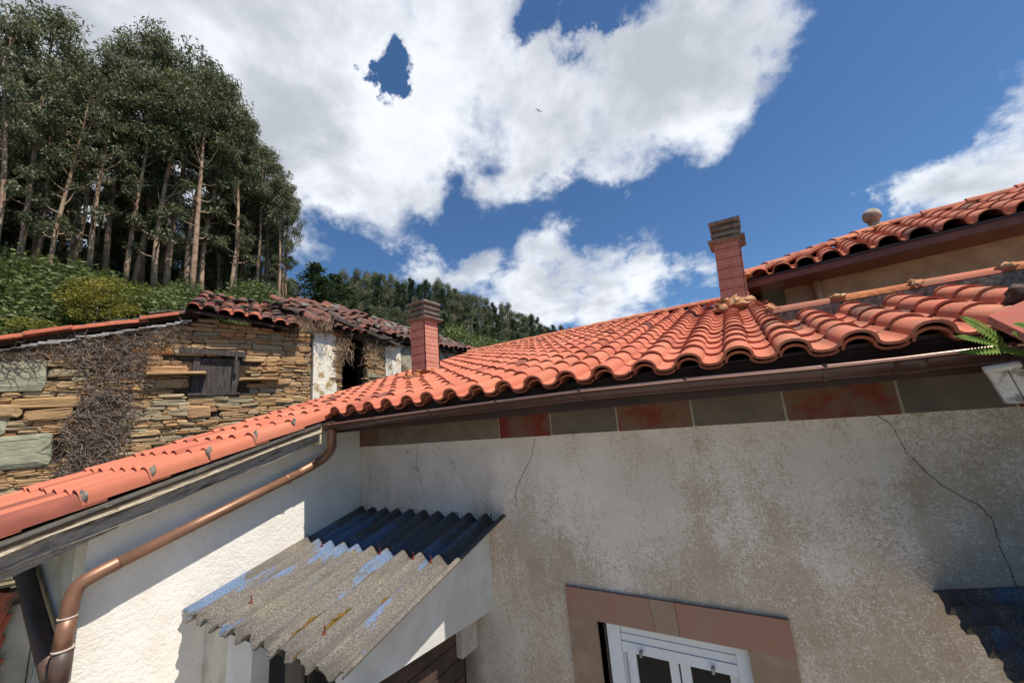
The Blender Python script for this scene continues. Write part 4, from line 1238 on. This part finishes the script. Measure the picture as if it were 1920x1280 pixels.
    for k in range(16):                                   # loose slates lying on top
        s = r.uniform(-2.3, -0.6); o = -0.25 - r.random() * 0.5; z = ev(s) + 0.21 + (-.25 - o) * .14
        a = r.uniform(0, 3); q = MB(); c = GW(s, z, o); n = r.randint(4, 6); R0 = r.uniform(.10, .2)
        q.prism([c + WD * (R0 * 1.5 * math.cos(a + 6.28 * i / n) * r.uniform(.7, 1.1)) + WN * (R0 * math.sin(a + 6.28 * i / n)) + Vector((0, 0, r.uniform(-.02, .05))) for i in range(n)], (0, 0, 0.022))
        q.build('slate', 'slate', lr)
    # right slope facing us: columns of tiles, wavy eave
    ot = tile_mesh('ruin_tile', 0.40, a=0.088, h=0.072, pan=0.13, mat='old_tile', th=0.014)
    ot2 = tile_mesh('ruin_tile_bright', 0.40, a=0.088, h=0.072, pan=0.13, mat='old_tile_bright', th=0.014)
    pr = R_(24)
    m = MB()
    def rp(s, v, h=0.0):
        ez = interp(s, [-0.9, 0.62], [2.225, 1.995]) + 0.02
        return GW(s, ez + v * math.sin(pr) + h, 0.20 - v * math.cos(pr))
    m.prism([rp(-0.92, 0, -.02), rp(0.60, 0, -.02), rp(0.60, 2.3, -.02), rp(-0.92, 2.3, -.02)], (0, 0, -0.05))
    rr = m.build('right_roof', 'deck_board', RU)
    for k in range(8):
        s = -0.83 + k * 0.205
        for i in range(9):
            if i > 0 and r.random() < 0.06: continue
            t = bpy.data.objects.new('tile', ot2 if (i == 0 and r.random() < .35) or r.random() < .08 else ot); COL.objects.link(t); t.parent = rr
            t.matrix_basis = Matrix.Translation(rp(s, -0.03 + i * 0.245, 0.0) + Vector((0, 0, r.uniform(-.012, .015)))) @ Matrix.Rotation(math.pi / 2 - TH + r.uniform(-.10, .10), 4, 'Z') @ Matrix.Rotation(pr + r.uniform(-.05, .04), 4, 'X')
    for k in range(9):
        s, v = r.uniform(-.8, .5), r.uniform(0.5, 2.1); q = MB(); c = rp(s, v, 0.09); R0 = r.uniform(.07, .14); n = 5; a = r.random() * 3
        q.prism([c + WD * (R0 * math.cos(a + 6.28 * i / n)) + WN * (R0 * math.sin(a + 6.28 * i / n)) + Vector((0, 0, r.uniform(-.03, .05))) for i in range(n)], (0, 0, .02)); q.build('slate', 'slate', rr)
    # ---- right range (facing +X): plaster pier, doorway, rubble pier, plastered wall
    XA = -6.88
    FA = lambda u, z, o: Vector((XA + o, u, z))
    def wb(name, mat, y0, y1, z0, z1, o=0.0, t=0.4, parent=RU):
        q = MB(); q.box(XA - t + o, XA + o, y0, y1, z0, z1); return q.build(name, mat, parent)
    pier = wb('plaster_pier', 'ruin_plaster', 4.20, 4.66, -3, 2.09)
    wb('pier_base', 'ruin_plaster', 4.19, 4.68, -3, 1.02, 0.012, 0.3, pier)
    core = wb('pier_core', 'ruin_core', 4.662, 4.80, -3, 2.05, -0.03)
    stone_wall(FA, [(4.64, 4.82, 0.6, 2.12)], lambda u, z: False, core, 60, 8)
    c2_ = wb('rubble_pier', 'ruin_core', 5.50, 5.86, -3, 1.93, -0.08)
    stone_wall(FA, [(5.44, 5.90, 0.7, 1.98)], lambda u, z: False, c2_, 80, 9)
    wb('plastered_wall', 'ruin_plaster', 5.90, 6.35, -3, 1.95, 0.005)
    wb('plastered_wall', 'ruin_plaster_old', 6.352, 11.0, -3, 2.02)
    wb('back_wall', 'ruin_core', 3.2, 11.0, -3, 2.6, -3.4, 0.3); wb('end_wall', 'ruin_core', 10.8, 11.0, -3, 2.3, -0.42, 2.9)
    q = MB(); q.prism([(XA + .02, 4.60, 2.07), (XA + .02, 5.95, 1.90), (XA + .02, 5.95, 2.0), (XA + .02, 4.60, 2.18)], (-0.16, 0, 0)); q.build('door_beam', 'grey_wood', RU)
    q = MB(); q.prism([(XA + .16, 4.5, 2.28), (XA + .16, 6.2, 1.93), (XA + .16, 6.2, 1.985), (XA + .16, 4.5, 2.35)], (-0.09, 0, 0)); q.build('fallen_rafter', 'grey_wood', RU)
    for a, b in (((XA + .1, 6.15, 1.98), (XA + .05, 6.75, 2.33)), ((XA - .05, 5.2, 2.0), (XA + .22, 5.9, 2.06)), ((XA - .1, 6.9, 2.1), (XA + .2, 7.4, 2.09))):
        q = MB(); q.tube([a, b], 0.035, 6); q.build('fallen_rafter', 'grey_wood', RU)
    # its roof: a rough field of dark tiles
    pa = R_(34)
    def ra(y, v, h=0.0):
        ez = 2.13 + 0.02 * math.sin(y * 2.3) - (y - 4.4) * 0.008
        return Vector((XA + 0.12 - v * math.cos(pa), y, ez + v * math.sin(pa) * interp(y, [4.2, 5.0, 8, 11], [0.78, 0.95, 0.80, 0.62]) + h))
    m = MB(); ysr = np.linspace(4.15, 11.0, 12)
    for y0, y1 in zip(ysr, ysr[1:]):
        m.prism([ra(y0, 0, -.03), ra(y1, 0, -.03), ra(y1, 1.85, -.03), ra(y0, 1.85, -.03)], (0, 0, -0.05))
    rf = m.build('range_roof', 'deck_board', RU)
    m = MB(); m.prism([ra(4.15, 1.86, -.02), ra(11.0, 1.86, -.02), Vector((XA - 3.6, 11.0, 2.3)), Vector((XA - 3.6, 4.15, 2.3))], (0, 0, -0.05)); m.build('back_slope', 'old_tile', RU)
    specs = []
    for k in range(34):
        y = 4.22 + k * 0.20
        for i in range(8):
            if r.random() < 0.07: continue
            if 5.35 < y < 5.9 and i < 2 and r.random() < .7: continue
            P0, P1 = ra(y, -0.03 + i * 0.24), ra(y, 0.2 + i * 0.24); sl = math.atan2(P1.z - P0.z, P0.x - P1.x)
            M = Matrix.Translation(P0 + Vector((0, 0, r.uniform(-.02, .03)))) @ Matrix.Rotation(math.pi / 2 + r.uniform(-.2, .2), 4, 'Z') @ Matrix.Rotation(sl + r.uniform(-.09, .07), 4, 'X')
            specs.append((ot, M))
    lay_tiles(specs, rf, 270, 'far_tiles')
    for k in range(34):
        y, v = r.uniform(4.3, 9.5), r.uniform(0.3, 1.9); q = MB(); c = ra(y, v, 0.085); R0 = r.uniform(.06, .15); n = 5; a = r.random() * 3
        q.prism([c + Vector((0.7 * R0 * math.sin(a + 6.28 * i / n), R0 * math.cos(a + 6.28 * i / n), r.uniform(-.03, .05) - .45 * R0 * math.sin(a + 6.28 * i / n))) for i in range(n)], (0, 0, .02)); q.build('slate', 'slate', rf)


build_ruin()


def build_ruin_plants():
    r = random.Random(21)
    V = thing('dry_climber', tuple(GW(-1.9, -0.3, 0.05)), 'leafless grey climber matted over the stone gable wall', 'climber')
    m = MB()
    def strand(s, z, n, ds, dz, w, o0):
        pts = []; o = o0
        for i in range(n):
            pts.append(GW(s, z, o)); s += ds + r.uniform(-.045, .045); z += dz + r.uniform(-.045, .045); o = min(max(o + r.uniform(-.02, .02), 0.02), 0.13)
        m.tube(pts, [w * (1 - .6 * i / n) for i in range(n)], 3, False)
    # column of growth widening under the verge, thinner towards the foot
    for k in range(1500):
        t = r.random() ** 0.85
        z = 1.72 - t * 1.95
        lo = interp(z, [-.25, .1, .5, .8, 1.2, 1.5, 1.75], [-2.12, -2.10, -2.12, -1.95, -2.0, -2.2, -2.35]); hi = interp(z, [-.25, .2, .8, 1.2, 1.5, 1.75], [-1.62, -1.45, -1.36, -1.33, -1.30, -1.0])
        u = r.random(); s = lo + (hi - lo) * u
        if z < 1.3 and r.random() < 0.25 + .3 * (z > .9): continue
        strand(s, z, r.randint(4, 7), r.uniform(-.035, .035), r.uniform(-.05, .02), r.uniform(.003, .0065), r.uniform(.03, .10))
    for k in range(260):
        s = r.uniform(-3.3, -0.9); strand(s, 1.60 + .28 * (s + 2.4) - r.random() * .22, r.randint(4, 8), r.uniform(-.05, .05), r.uniform(-.06, .01), r.uniform(.003, .006), r.uniform(.03, .09))
    tag(m.build('stems', 'twig', V), kind='stuff')
    Gt = thing('dry_grass_tuft', tuple(GW(0.75, 1.95, 0.0)), 'dry grass and brambles sprouting from the broken ruin eave', 'grass')
    m = MB()
    for k in range(420):
        s = 0.42 + r.random() ** .8 * 0.85; z = interp(s, [.4, .6, 1.0, 1.3], [1.98, 2.02, 2.08, 2.1]); p = GW(s, z - r.random() * .12, 0.06 + r.uniform(-.22, .12))
        a = r.uniform(0, 6.28); L_ = r.uniform(.12, .36); pts = [p]
        dx, dy = math.cos(a) * .5, math.sin(a) * .5
        for i in range(4):
            q = (i + 1) / 4; pts.append(p + Vector((dx * L_ * q * q, dy * L_ * q * q, L_ * (q - .35 * q * q * (r.random() < .4)))))
        m.tube(pts, [.0035, .003, .0025, .002, .001], 3, False)
    for k in range(240):                                  # hanging dry stuff round the doorway
        y = r.choice((r.uniform(4.6, 4.95), r.uniform(5.3, 6.1))); p = Vector((-6.84 + r.uniform(-.1, .12), y, r.uniform(1.55, 2.05))); pts = [p]
        for i in range(4): pts.append(pts[-1] + Vector((r.uniform(-.04, .05), r.uniform(-.07, .07), r.uniform(-.11, .04))))
        m.tube(pts, .003, 3, False)
    tag(m.build('stems', 'dry_grass', Gt), kind='stuff')
    # stub of tile-capped wall low at the left
    S = thing('tile_stack', (-4.98, 0.65, -4.2), 'stack of overlapping red tiles standing against the wing front', 'tiles')
    tm = tile_mesh('buttress_tile', 0.34, a=0.15, h=0.09, pan=0, mat='old_tile_bright', th=0.016)
    q = MB(); q.box(-4.98, -4.72, .66, .80, -4.2, -0.98); q.build('wall_core', 'stained_white', S)
    for k in range(9):
        o = bpy.data.objects.new('tile', tm); COL.objects.link(o); par(o, S)
        o.matrix_basis = Matrix.Translation((-4.80, 0.62 - k * 0.004, -1.22 - k * 0.135)) @ Matrix.Rotation(R_(80) + r.uniform(-.04, .04), 4, 'X')


build_ruin_plants()


# ------------------------------------------------------------------ vegetation
def leaf_cloud(name, clumps, per, size, mat, r, droop=0.6, aspect=0.32):
    """clumps: (centre, radii, tint); many small leaf-sized quads spread through each clump"""
    vs, fs, ts = [], [], []
    for (c, rad, tint) in clumps:
        n = int(per * r.uniform(.75, 1.25))
        for _ in range(n):
            while True:
                p = Vector((r.uniform(-1, 1), r.uniform(-1, 1), r.uniform(-1, 1)))
                if p.length <= 1: break
            p *= 0.55 + 0.45 * p.length
            q = c + Vector((p.x * rad[0], p.y * rad[1], p.z * rad[2]))
            a = r.uniform(0, 6.283); e = r.gauss(-droop, 0.5)
            d = Vector((math.cos(a) * math.cos(e), math.sin(a) * math.cos(e), math.sin(e)))
            s = d.cross(Vector((r.uniform(-1, 1), r.uniform(-1, 1), r.uniform(-.3, 1)))).normalized()
            L_ = size * r.uniform(.6, 1.35); w = L_ * aspect
            o = len(vs)
            vs += [q, q + d * L_ * .45 + s * w * .5, q + d * L_, q + d * L_ * .45 - s * w * .5]
            fs.append((o, o + 1, o + 2, o + 3)); t = min(max(tint + r.uniform(-.22, .22), 0.01), 1); ts += [t] * 4
    me = bpy.data.meshes.new(name); me.from_pydata([tuple(v) for v in vs], [], fs); me.update()
    a = me.attributes.new('tint', 'FLOAT', 'POINT'); a.data.foreach_set('value', ts)
    me.materials.append(MATS[mat]); return me


def trunk_mesh(name, H, r0, r, limbs, mat, lean=(0, 0)):
    m = MB(); n = 9; pts = []; rad = []
    wx, wy = r.uniform(-.02, .02), r.uniform(-.02, .02)
    for i in range(n + 1):
        t = i / n; pts.append(Vector((lean[0] * t + H * wx * math.sin(t * 5), lean[1] * t + H * wy * math.sin(t * 4 + 1), H * t))); rad.append(r0 * (1 - .82 * t) + .01)
    m.tube(pts, rad, 7)
    def at(t):
        f = t * n; i = min(int(f), n - 1); return pts[i].lerp(pts[i + 1], f - i)
    for (t, end) in limbs:
        a = at(t); mid = a.lerp(end, .5) + Vector((0, 0, -.12 * (end - a).length)); m.tube([a, mid, end], [r0 * (1 - .82 * t) * .5, r0 * .25, .012], 5, False)
    me = bpy.data.meshes.new(name); me.from_pydata(m.v, [], m.f); me.update(); me.materials.append(MATS[mat]); me.shade_smooth()
    return me, at


def eucalyptus(seed, H=14.0, low=0.42, spread=1.0, dense=1.0):
    r = random.Random(seed); clumps = []; limbs = []
    dummy, at = trunk_mesh('tmp', H, 0.13, random.Random(seed), [], 'eucalyptus_bark')
    bpy.data.meshes.remove(dummy)
    n = int(46 * dense)
    for k in range(n):
        t = low + (1.0 - low) * (k / n) ** 0.8
        base = at(min(t, .99)); a = r.uniform(0, 6.283)
        env = math.sin(math.pi * min(1, (t - low) / (1 - low) * .86 + .14)) ** .6
        R0 = r.uniform(0.2, 1.0) * 1.65 * spread * env + .15
        c = base + Vector((math.cos(a) * R0, math.sin(a) * R0, r.uniform(-.1, .7)))
        s = r.uniform(.38, .72); clumps.append((c, (s * 1.05, s * 1.05, s * .85), r.uniform(.15, .85)))
        if r.random() < .45: limbs.append((max(.1, t - r.uniform(.04, .10)), c))
    for k in range(7):
        t = r.uniform(.14, low); a = r.uniform(0, 6.28); c = at(t) + Vector((math.cos(a) * .9, math.sin(a) * .9, .3)); s = r.uniform(.3, .5)
        clumps.append((c, (s, s, s * .8), r.uniform(.1, .6))); limbs.append((t - .02, c))
    tm, _ = trunk_mesh('eucalyptus_trunk', H, 0.13, random.Random(seed), limbs, 'eucalyptus_bark' if seed % 3 else 'grey_bark')
    cm = leaf_cloud('eucalyptus_crown', clumps, 165, 0.215, 'eucalyptus_leaf', r, 0.75, 0.28)
    return tm, cm, H


def conifer(seed, H=9.0, spread=1.0, mat='conifer_leaf'):
    r = random.Random(seed); clumps = []
    for k in range(44):
        t = .10 + .9 * k / 44; R0 = (1 - t) ** .8 * 2.0 * spread * r.uniform(.35, 1.0); a = r.uniform(0, 6.28)
        s = .35 + .5 * (1 - t); clumps.append((Vector((math.cos(a) * R0, math.sin(a) * R0, H * t)), (s, s, s * .9), r.uniform(.1, .8)))
    tm, _ = trunk_mesh('conifer_trunk', H * .97, .14, r, [], 'grey_bark')
    return tm, leaf_cloud('conifer_crown', clumps, 95, .26, mat, r, .1, .3), H


def plant(name, kind, pos, H, label, cat, group, rz, sx=1.0, lean=None):
    tm, cm, H0 = kind; k = H / H0
    o = thing(name, pos, label, cat, group, rz, local=True); o.scale = (k * sx, k * sx, k)
    if lean: o.rotation_euler = (lean[0], lean[1], rz)
    for nm, me in (('trunk', tm), ('crown', cm)):
        c = bpy.data.objects.new(nm, me); COL.objects.link(c); c.parent = o
    return o


def build_trees():
    r = random.Random(31)
    # understorey: bushes covering the bank
    bk = []
    for s in (1, 2, 3):
        q = random.Random(50 + s); cl = []
        for k in range(16):
            a = q.uniform(0, 6.28); R0 = q.uniform(0, 1.0); z = q.uniform(.3, 1.5) * (1.1 - .4 * R0); w = q.uniform(.32, .55); cl.append((Vector((math.cos(a) * R0, math.sin(a) * R0, z)), (w, w, w * .8), q.uniform(.1, .9)))
        tm, _ = trunk_mesh('bush_stem', 1.2, .04, q, [(.4, Vector((.5, .2, 1.1))), (.5, Vector((-.4, -.3, 1.2)))], 'grey_bark')
        bk.append((tm, leaf_cloud('bush_crown', cl, 230, .10, 'bush_leaf', q, .1, .5), 1.6))
    au = (bk[0][0], leaf_cloud('autumn_crown', [(Vector((random.Random(k).uniform(-1.1, 1.1), random.Random(k + 9).uniform(-1.1, 1.1), random.Random(k + 5).uniform(.5, 2.4))), (.5, .5, .3), (k % 7) / 7) for k in range(26)], 260, .095, 'autumn_leaf', random.Random(3), .1, .5), 2.4)
    kinds = [eucalyptus(s, 14, low, sp) for s, low, sp in ((1, .52, 1.0), (2, .58, .95), (4, .46, 1.05), (5, .62, 1.05), (7, .42, .95))]
    front = [(-26.9, 2.3, 7.5, 14.6), (-29.8, 3.0, 8.3, 12.6), (-32.8, 3.8, 9.4, 15.6), (-28.7, 4.4, 9.0, 11.6), (-26.6, 4.7, 9.8, 13.0), (-27.5, 5.3, 10.2, 14.4), (-27.3, 6.4, 9.8, 15.0),
             (-25.9, 7.6, 9.4, 14.6), (-24.7, 8.0, 8.4, 13.6), (-26.5, 9.2, 9.0, 14.4), (-25.1, 10.0, 9.2, 12.2), (-28.2, 11.6, 10.0, 13.3), (-27.4, 13.0, 10.0, 10.9), (-25.0, 12.7, 9.2, 8.6),
             (-31.9, 8.5, 11.0, 15.9), (-33.7, 4.7, 10.3, 15.0), (-25.4, 1.4, 7.2, 12.4), (-25.8, 3.4, 8.2, 10.6), (-26.0, 5.9, 9.0, 11.4), (-25.6, 6.9, 9.2, 12.6), (-26.2, 8.5, 9.2, 13.4),
             (-25.6, 9.1, 8.9, 11.6), (-26.6, 10.7, 9.4, 11.8), (-26.2, 11.9, 9.4, 10.6), (-25.6, 13.6, 9.0, 8.4), (-26.9, 14.2, 9.4, 8.8), (-27.6, 4.0, 8.8, 12.4), (-28.6, 7.2, 10.2, 14.0)]
    desc = ['tall slender eucalyptus at the front edge of the hillside grove', 'eucalyptus with bare trunk and high tufted crown in the hillside grove']
    for i, (x, y, z, h) in enumerate(front):
        plant('eucalyptus_tree', kinds[i % 5], (x, y, terrain_h(x, y) - .3 if False else z - .8), h + .8, desc[0], 'tree', 'eucalyptus trees at the front of the grove', r.uniform(0, 6.28), r.uniform(.85, 1.1), (r.uniform(-.02, .02), r.uniform(-.02, .02)))
    # ranks behind that close the grove
    for i in range(52):
        a = R_(r.uniform(-100, -60.5)); d = r.uniform(29.5, 43)
        x, y = math.sin(a) * d, math.cos(a) * d
        h = interp(math.degrees(a), [-100, -85, -72, -64, -61], [14.5, 14, 13.0, 10, 7.5]) * r.uniform(.82, 1.03)
        plant('eucalyptus_tree', kinds[(i * 3 + 1) % 5], (x, y, min(terrain_h(x, y), 11.5) - .4), h, 'eucalyptus standing in the shaded depth of the hillside grove', 'tree', 'eucalyptus trees deeper in the grove', r.uniform(0, 6.28), r.uniform(.8, 1.05), (r.uniform(-.03, .03), r.uniform(-.03, .03)))
    under = [eucalyptus(s, 7, .12, .8, .8) for s in (31, 32)]
    for i in range(44):                                   # young growth that darkens the depth of the grove
        a = R_(r.uniform(-101, -61)); d = r.uniform(31, 43); x, y = math.sin(a) * d, math.cos(a) * d
        plant('sapling', under[i % 2], (x, y, min(terrain_h(x, y), 11.5) - .6), r.uniform(5.5, 8.0), 'young leafy eucalyptus between the trunks deep in the grove', 'tree', 'saplings between the grove trunks', r.uniform(0, 6.28), r.uniform(1.0, 1.4))
    # trees on the far ridge to the right of the grove
    ck = [conifer(s, 9, sp) for s, sp in ((3, .8), (8, 1.0))]
    far = [eucalyptus(s, 11, .25, .75, .8) for s in (21, 22)]
    ridge = [(650, 22.3, 55, -44.8, 31.9), (700, 24.2, 58, -45.0, 36.6), (760, 23.9, 60, -43.4, 41.5), (830, 24.2, 62, -40.4, 47.0), (870, 23.6, 66, -40.2, 52.3), (930, 23.2, 72, -38.9, 60.6), (980, 23.4, 80, -38.4, 70.2), (1030, 21.8, 88, -36.9, 79.9), (1060, 22.1, 95, -36.3, 87.8)]
    yaw = [math.degrees(math.atan2(q[3], q[4])) for q in ridge]; tanel = [q[1] / math.hypot(q[3], q[4]) for q in ridge]; dist = [math.hypot(q[3], q[4]) for q in ridge]
    for i in range(96):
        a = -56 + 35.5 * ((i + r.random()) / 96); d = float(np.interp(a, yaw, dist)) * r.uniform(.93, 1.16)
        te = float(np.interp(a, yaw, tanel)) * (1.0 if i % 3 else r.uniform(.86, .95)) * r.uniform(.93, 1.0)
        x, y = math.sin(R_(a)) * d, math.cos(R_(a)) * d; h = r.uniform(10, 13.5) * (d / 75) ** .35
        k = far[i % 2] if r.random() < .62 else ck[i % 2]
        plant('ridge_tree', k, (x, y, te * d - h), h, 'dark tree on the distant ridge between grove and tiled roof', 'tree', 'trees on the distant ridge', r.uniform(0, 6.28), r.uniform(.75, 1.0))
    for i in range(60):                                   # lower ranks of the ridge wood
        a = -57 + 37 * r.random(); d = float(np.interp(a, yaw, dist)) * r.uniform(.62, .90)
        te = float(np.interp(a, yaw, tanel)) * r.uniform(.50, .72)
        x, y = math.sin(R_(a)) * d, math.cos(R_(a)) * d; h = r.uniform(7, 9.5)
        plant('slope_tree', (far + ck)[i % 4], (x, y, te * d - h), h, 'green tree on the wooded slope below the distant ridge', 'tree', 'trees on the slope below the ridge', r.uniform(0, 6.28), r.uniform(1.0, 1.4))
    for i in range(70):                                   # wood on the near flank of that hill
        a = R_(r.uniform(-57, -20)); d = r.uniform(24, 52); x, y = math.sin(a) * d, math.cos(a) * d
        z = terrain_h(x, y) - .3; h = min(r.uniform(4.0, 6.5), float(np.interp(math.degrees(a), yaw, tanel)) * .76 * d - z)
        if h < 1.2: continue
        plant('flank_tree', (far + ck)[i % 4], (x, y, z), h, 'young tree on the hill flank behind the ruin and chimney', 'tree', 'young trees on the hill flank', r.uniform(0, 6.28), r.uniform(1.2, 1.7))
    for i in range(75):
        a = R_(r.uniform(-56, -14)); d = r.uniform(20, 31); x, y = math.sin(a) * d, math.cos(a) * d
        z = terrain_h(x, y) - .25; h = min(r.uniform(1.8, 3.0), float(np.interp(math.degrees(a), yaw, tanel)) * .66 * d - z)
        if h < .5: continue
        plant('bush', bk[i % 3], (x, y, z), h, 'leafy bush on the hill flank behind the chimney', 'bush', 'bushes on the hill flank', r.uniform(0, 6.28), r.uniform(1.1, 1.6))
    # dark conifers at the right foot of the grove
    for x, y, z, h in ((-28.4, 17.3, 5.2, 8.8), (-27.4, 18.4, 5.2, 7.9), (-27.8, 20.0, 5.0, 7.4), (-26.2, 16.6, 5.0, 7.0)):
        plant('conifer', ck[1], (x, y, z), h, 'dark pointed conifer at the right foot of the eucalyptus grove', 'tree', 'conifers beside the grove', r.uniform(0, 6.28), 1.7)
    for i in range(190):
        a = R_(r.uniform(-103, -55)); d = 13.5 + 13.5 * r.random() ** .8
        x, y = math.sin(a) * d, math.cos(a) * d; h = r.uniform(1.5, 2.6) * (1 if d < 22 else 1.15)
        plant('bush', bk[i % 3], (x, y, terrain_h(x, y) - .25), h, 'leafy green bush on the bank above the ruin', 'bush', 'bushes on the bank', r.uniform(0, 6.28), r.uniform(1.0, 1.5))
    plant('autumn_tree', au, (-20.6, 3.9, terrain_h(-20.6, 3.9) + 1.7), 2.3, 'yellowing tree with orange leaves among the green bushes', 'tree', None, 1.0, 0.95)
    plant('autumn_shrub', au, (-20.0, 2.7, terrain_h(-20.0, 2.7) + 1.0), 1.5, 'low rust tinged shrub left of the yellowing tree', 'bush', None, 2.0, 1.2)


build_trees()

# ------------------------------------------------------------------ bird
def build_bird():
    b = MB()
    b.add([(0, .16, 0), (.035, .03, 0), (.02, -.16, .01), (-.02, -.16, .01), (-.035, .03, 0), (0, .02, -.035), (0, .02, .03)],
          [(0, 1, 5), (1, 2, 5), (2, 3, 5), (3, 4, 5), (4, 0, 5), (1, 0, 6), (2, 1, 6), (3, 2, 6), (4, 3, 6), (0, 4, 6)])
    o = b.build('bird', 'bird_dark', None, False, (-11.52, 27.4, 26.76)); o.rotation_euler = (.3, .5, .7)
    tag(o, 'small dark bird gliding in front of the white cloud', 'bird')
    for s in (-1, 1):
        w = MB(); w.prism([(s * .02, .06, 0), (s * .20, .05, .05), (s * .38, -.08, .03), (s * .19, -.03, .05), (s * .02, -.05, 0)], (0, 0, .008)); q = w.build('wing', 'bird_dark'); q.parent = o
    w = MB(); w.prism([(.018, -.14, 0), (.06, -.26, 0), (0, -.21, 0), (-.06, -.26, 0), (-.018, -.14, 0)], (0, 0, .008)); q = w.build('tail', 'bird_dark'); q.parent = o


build_bird()
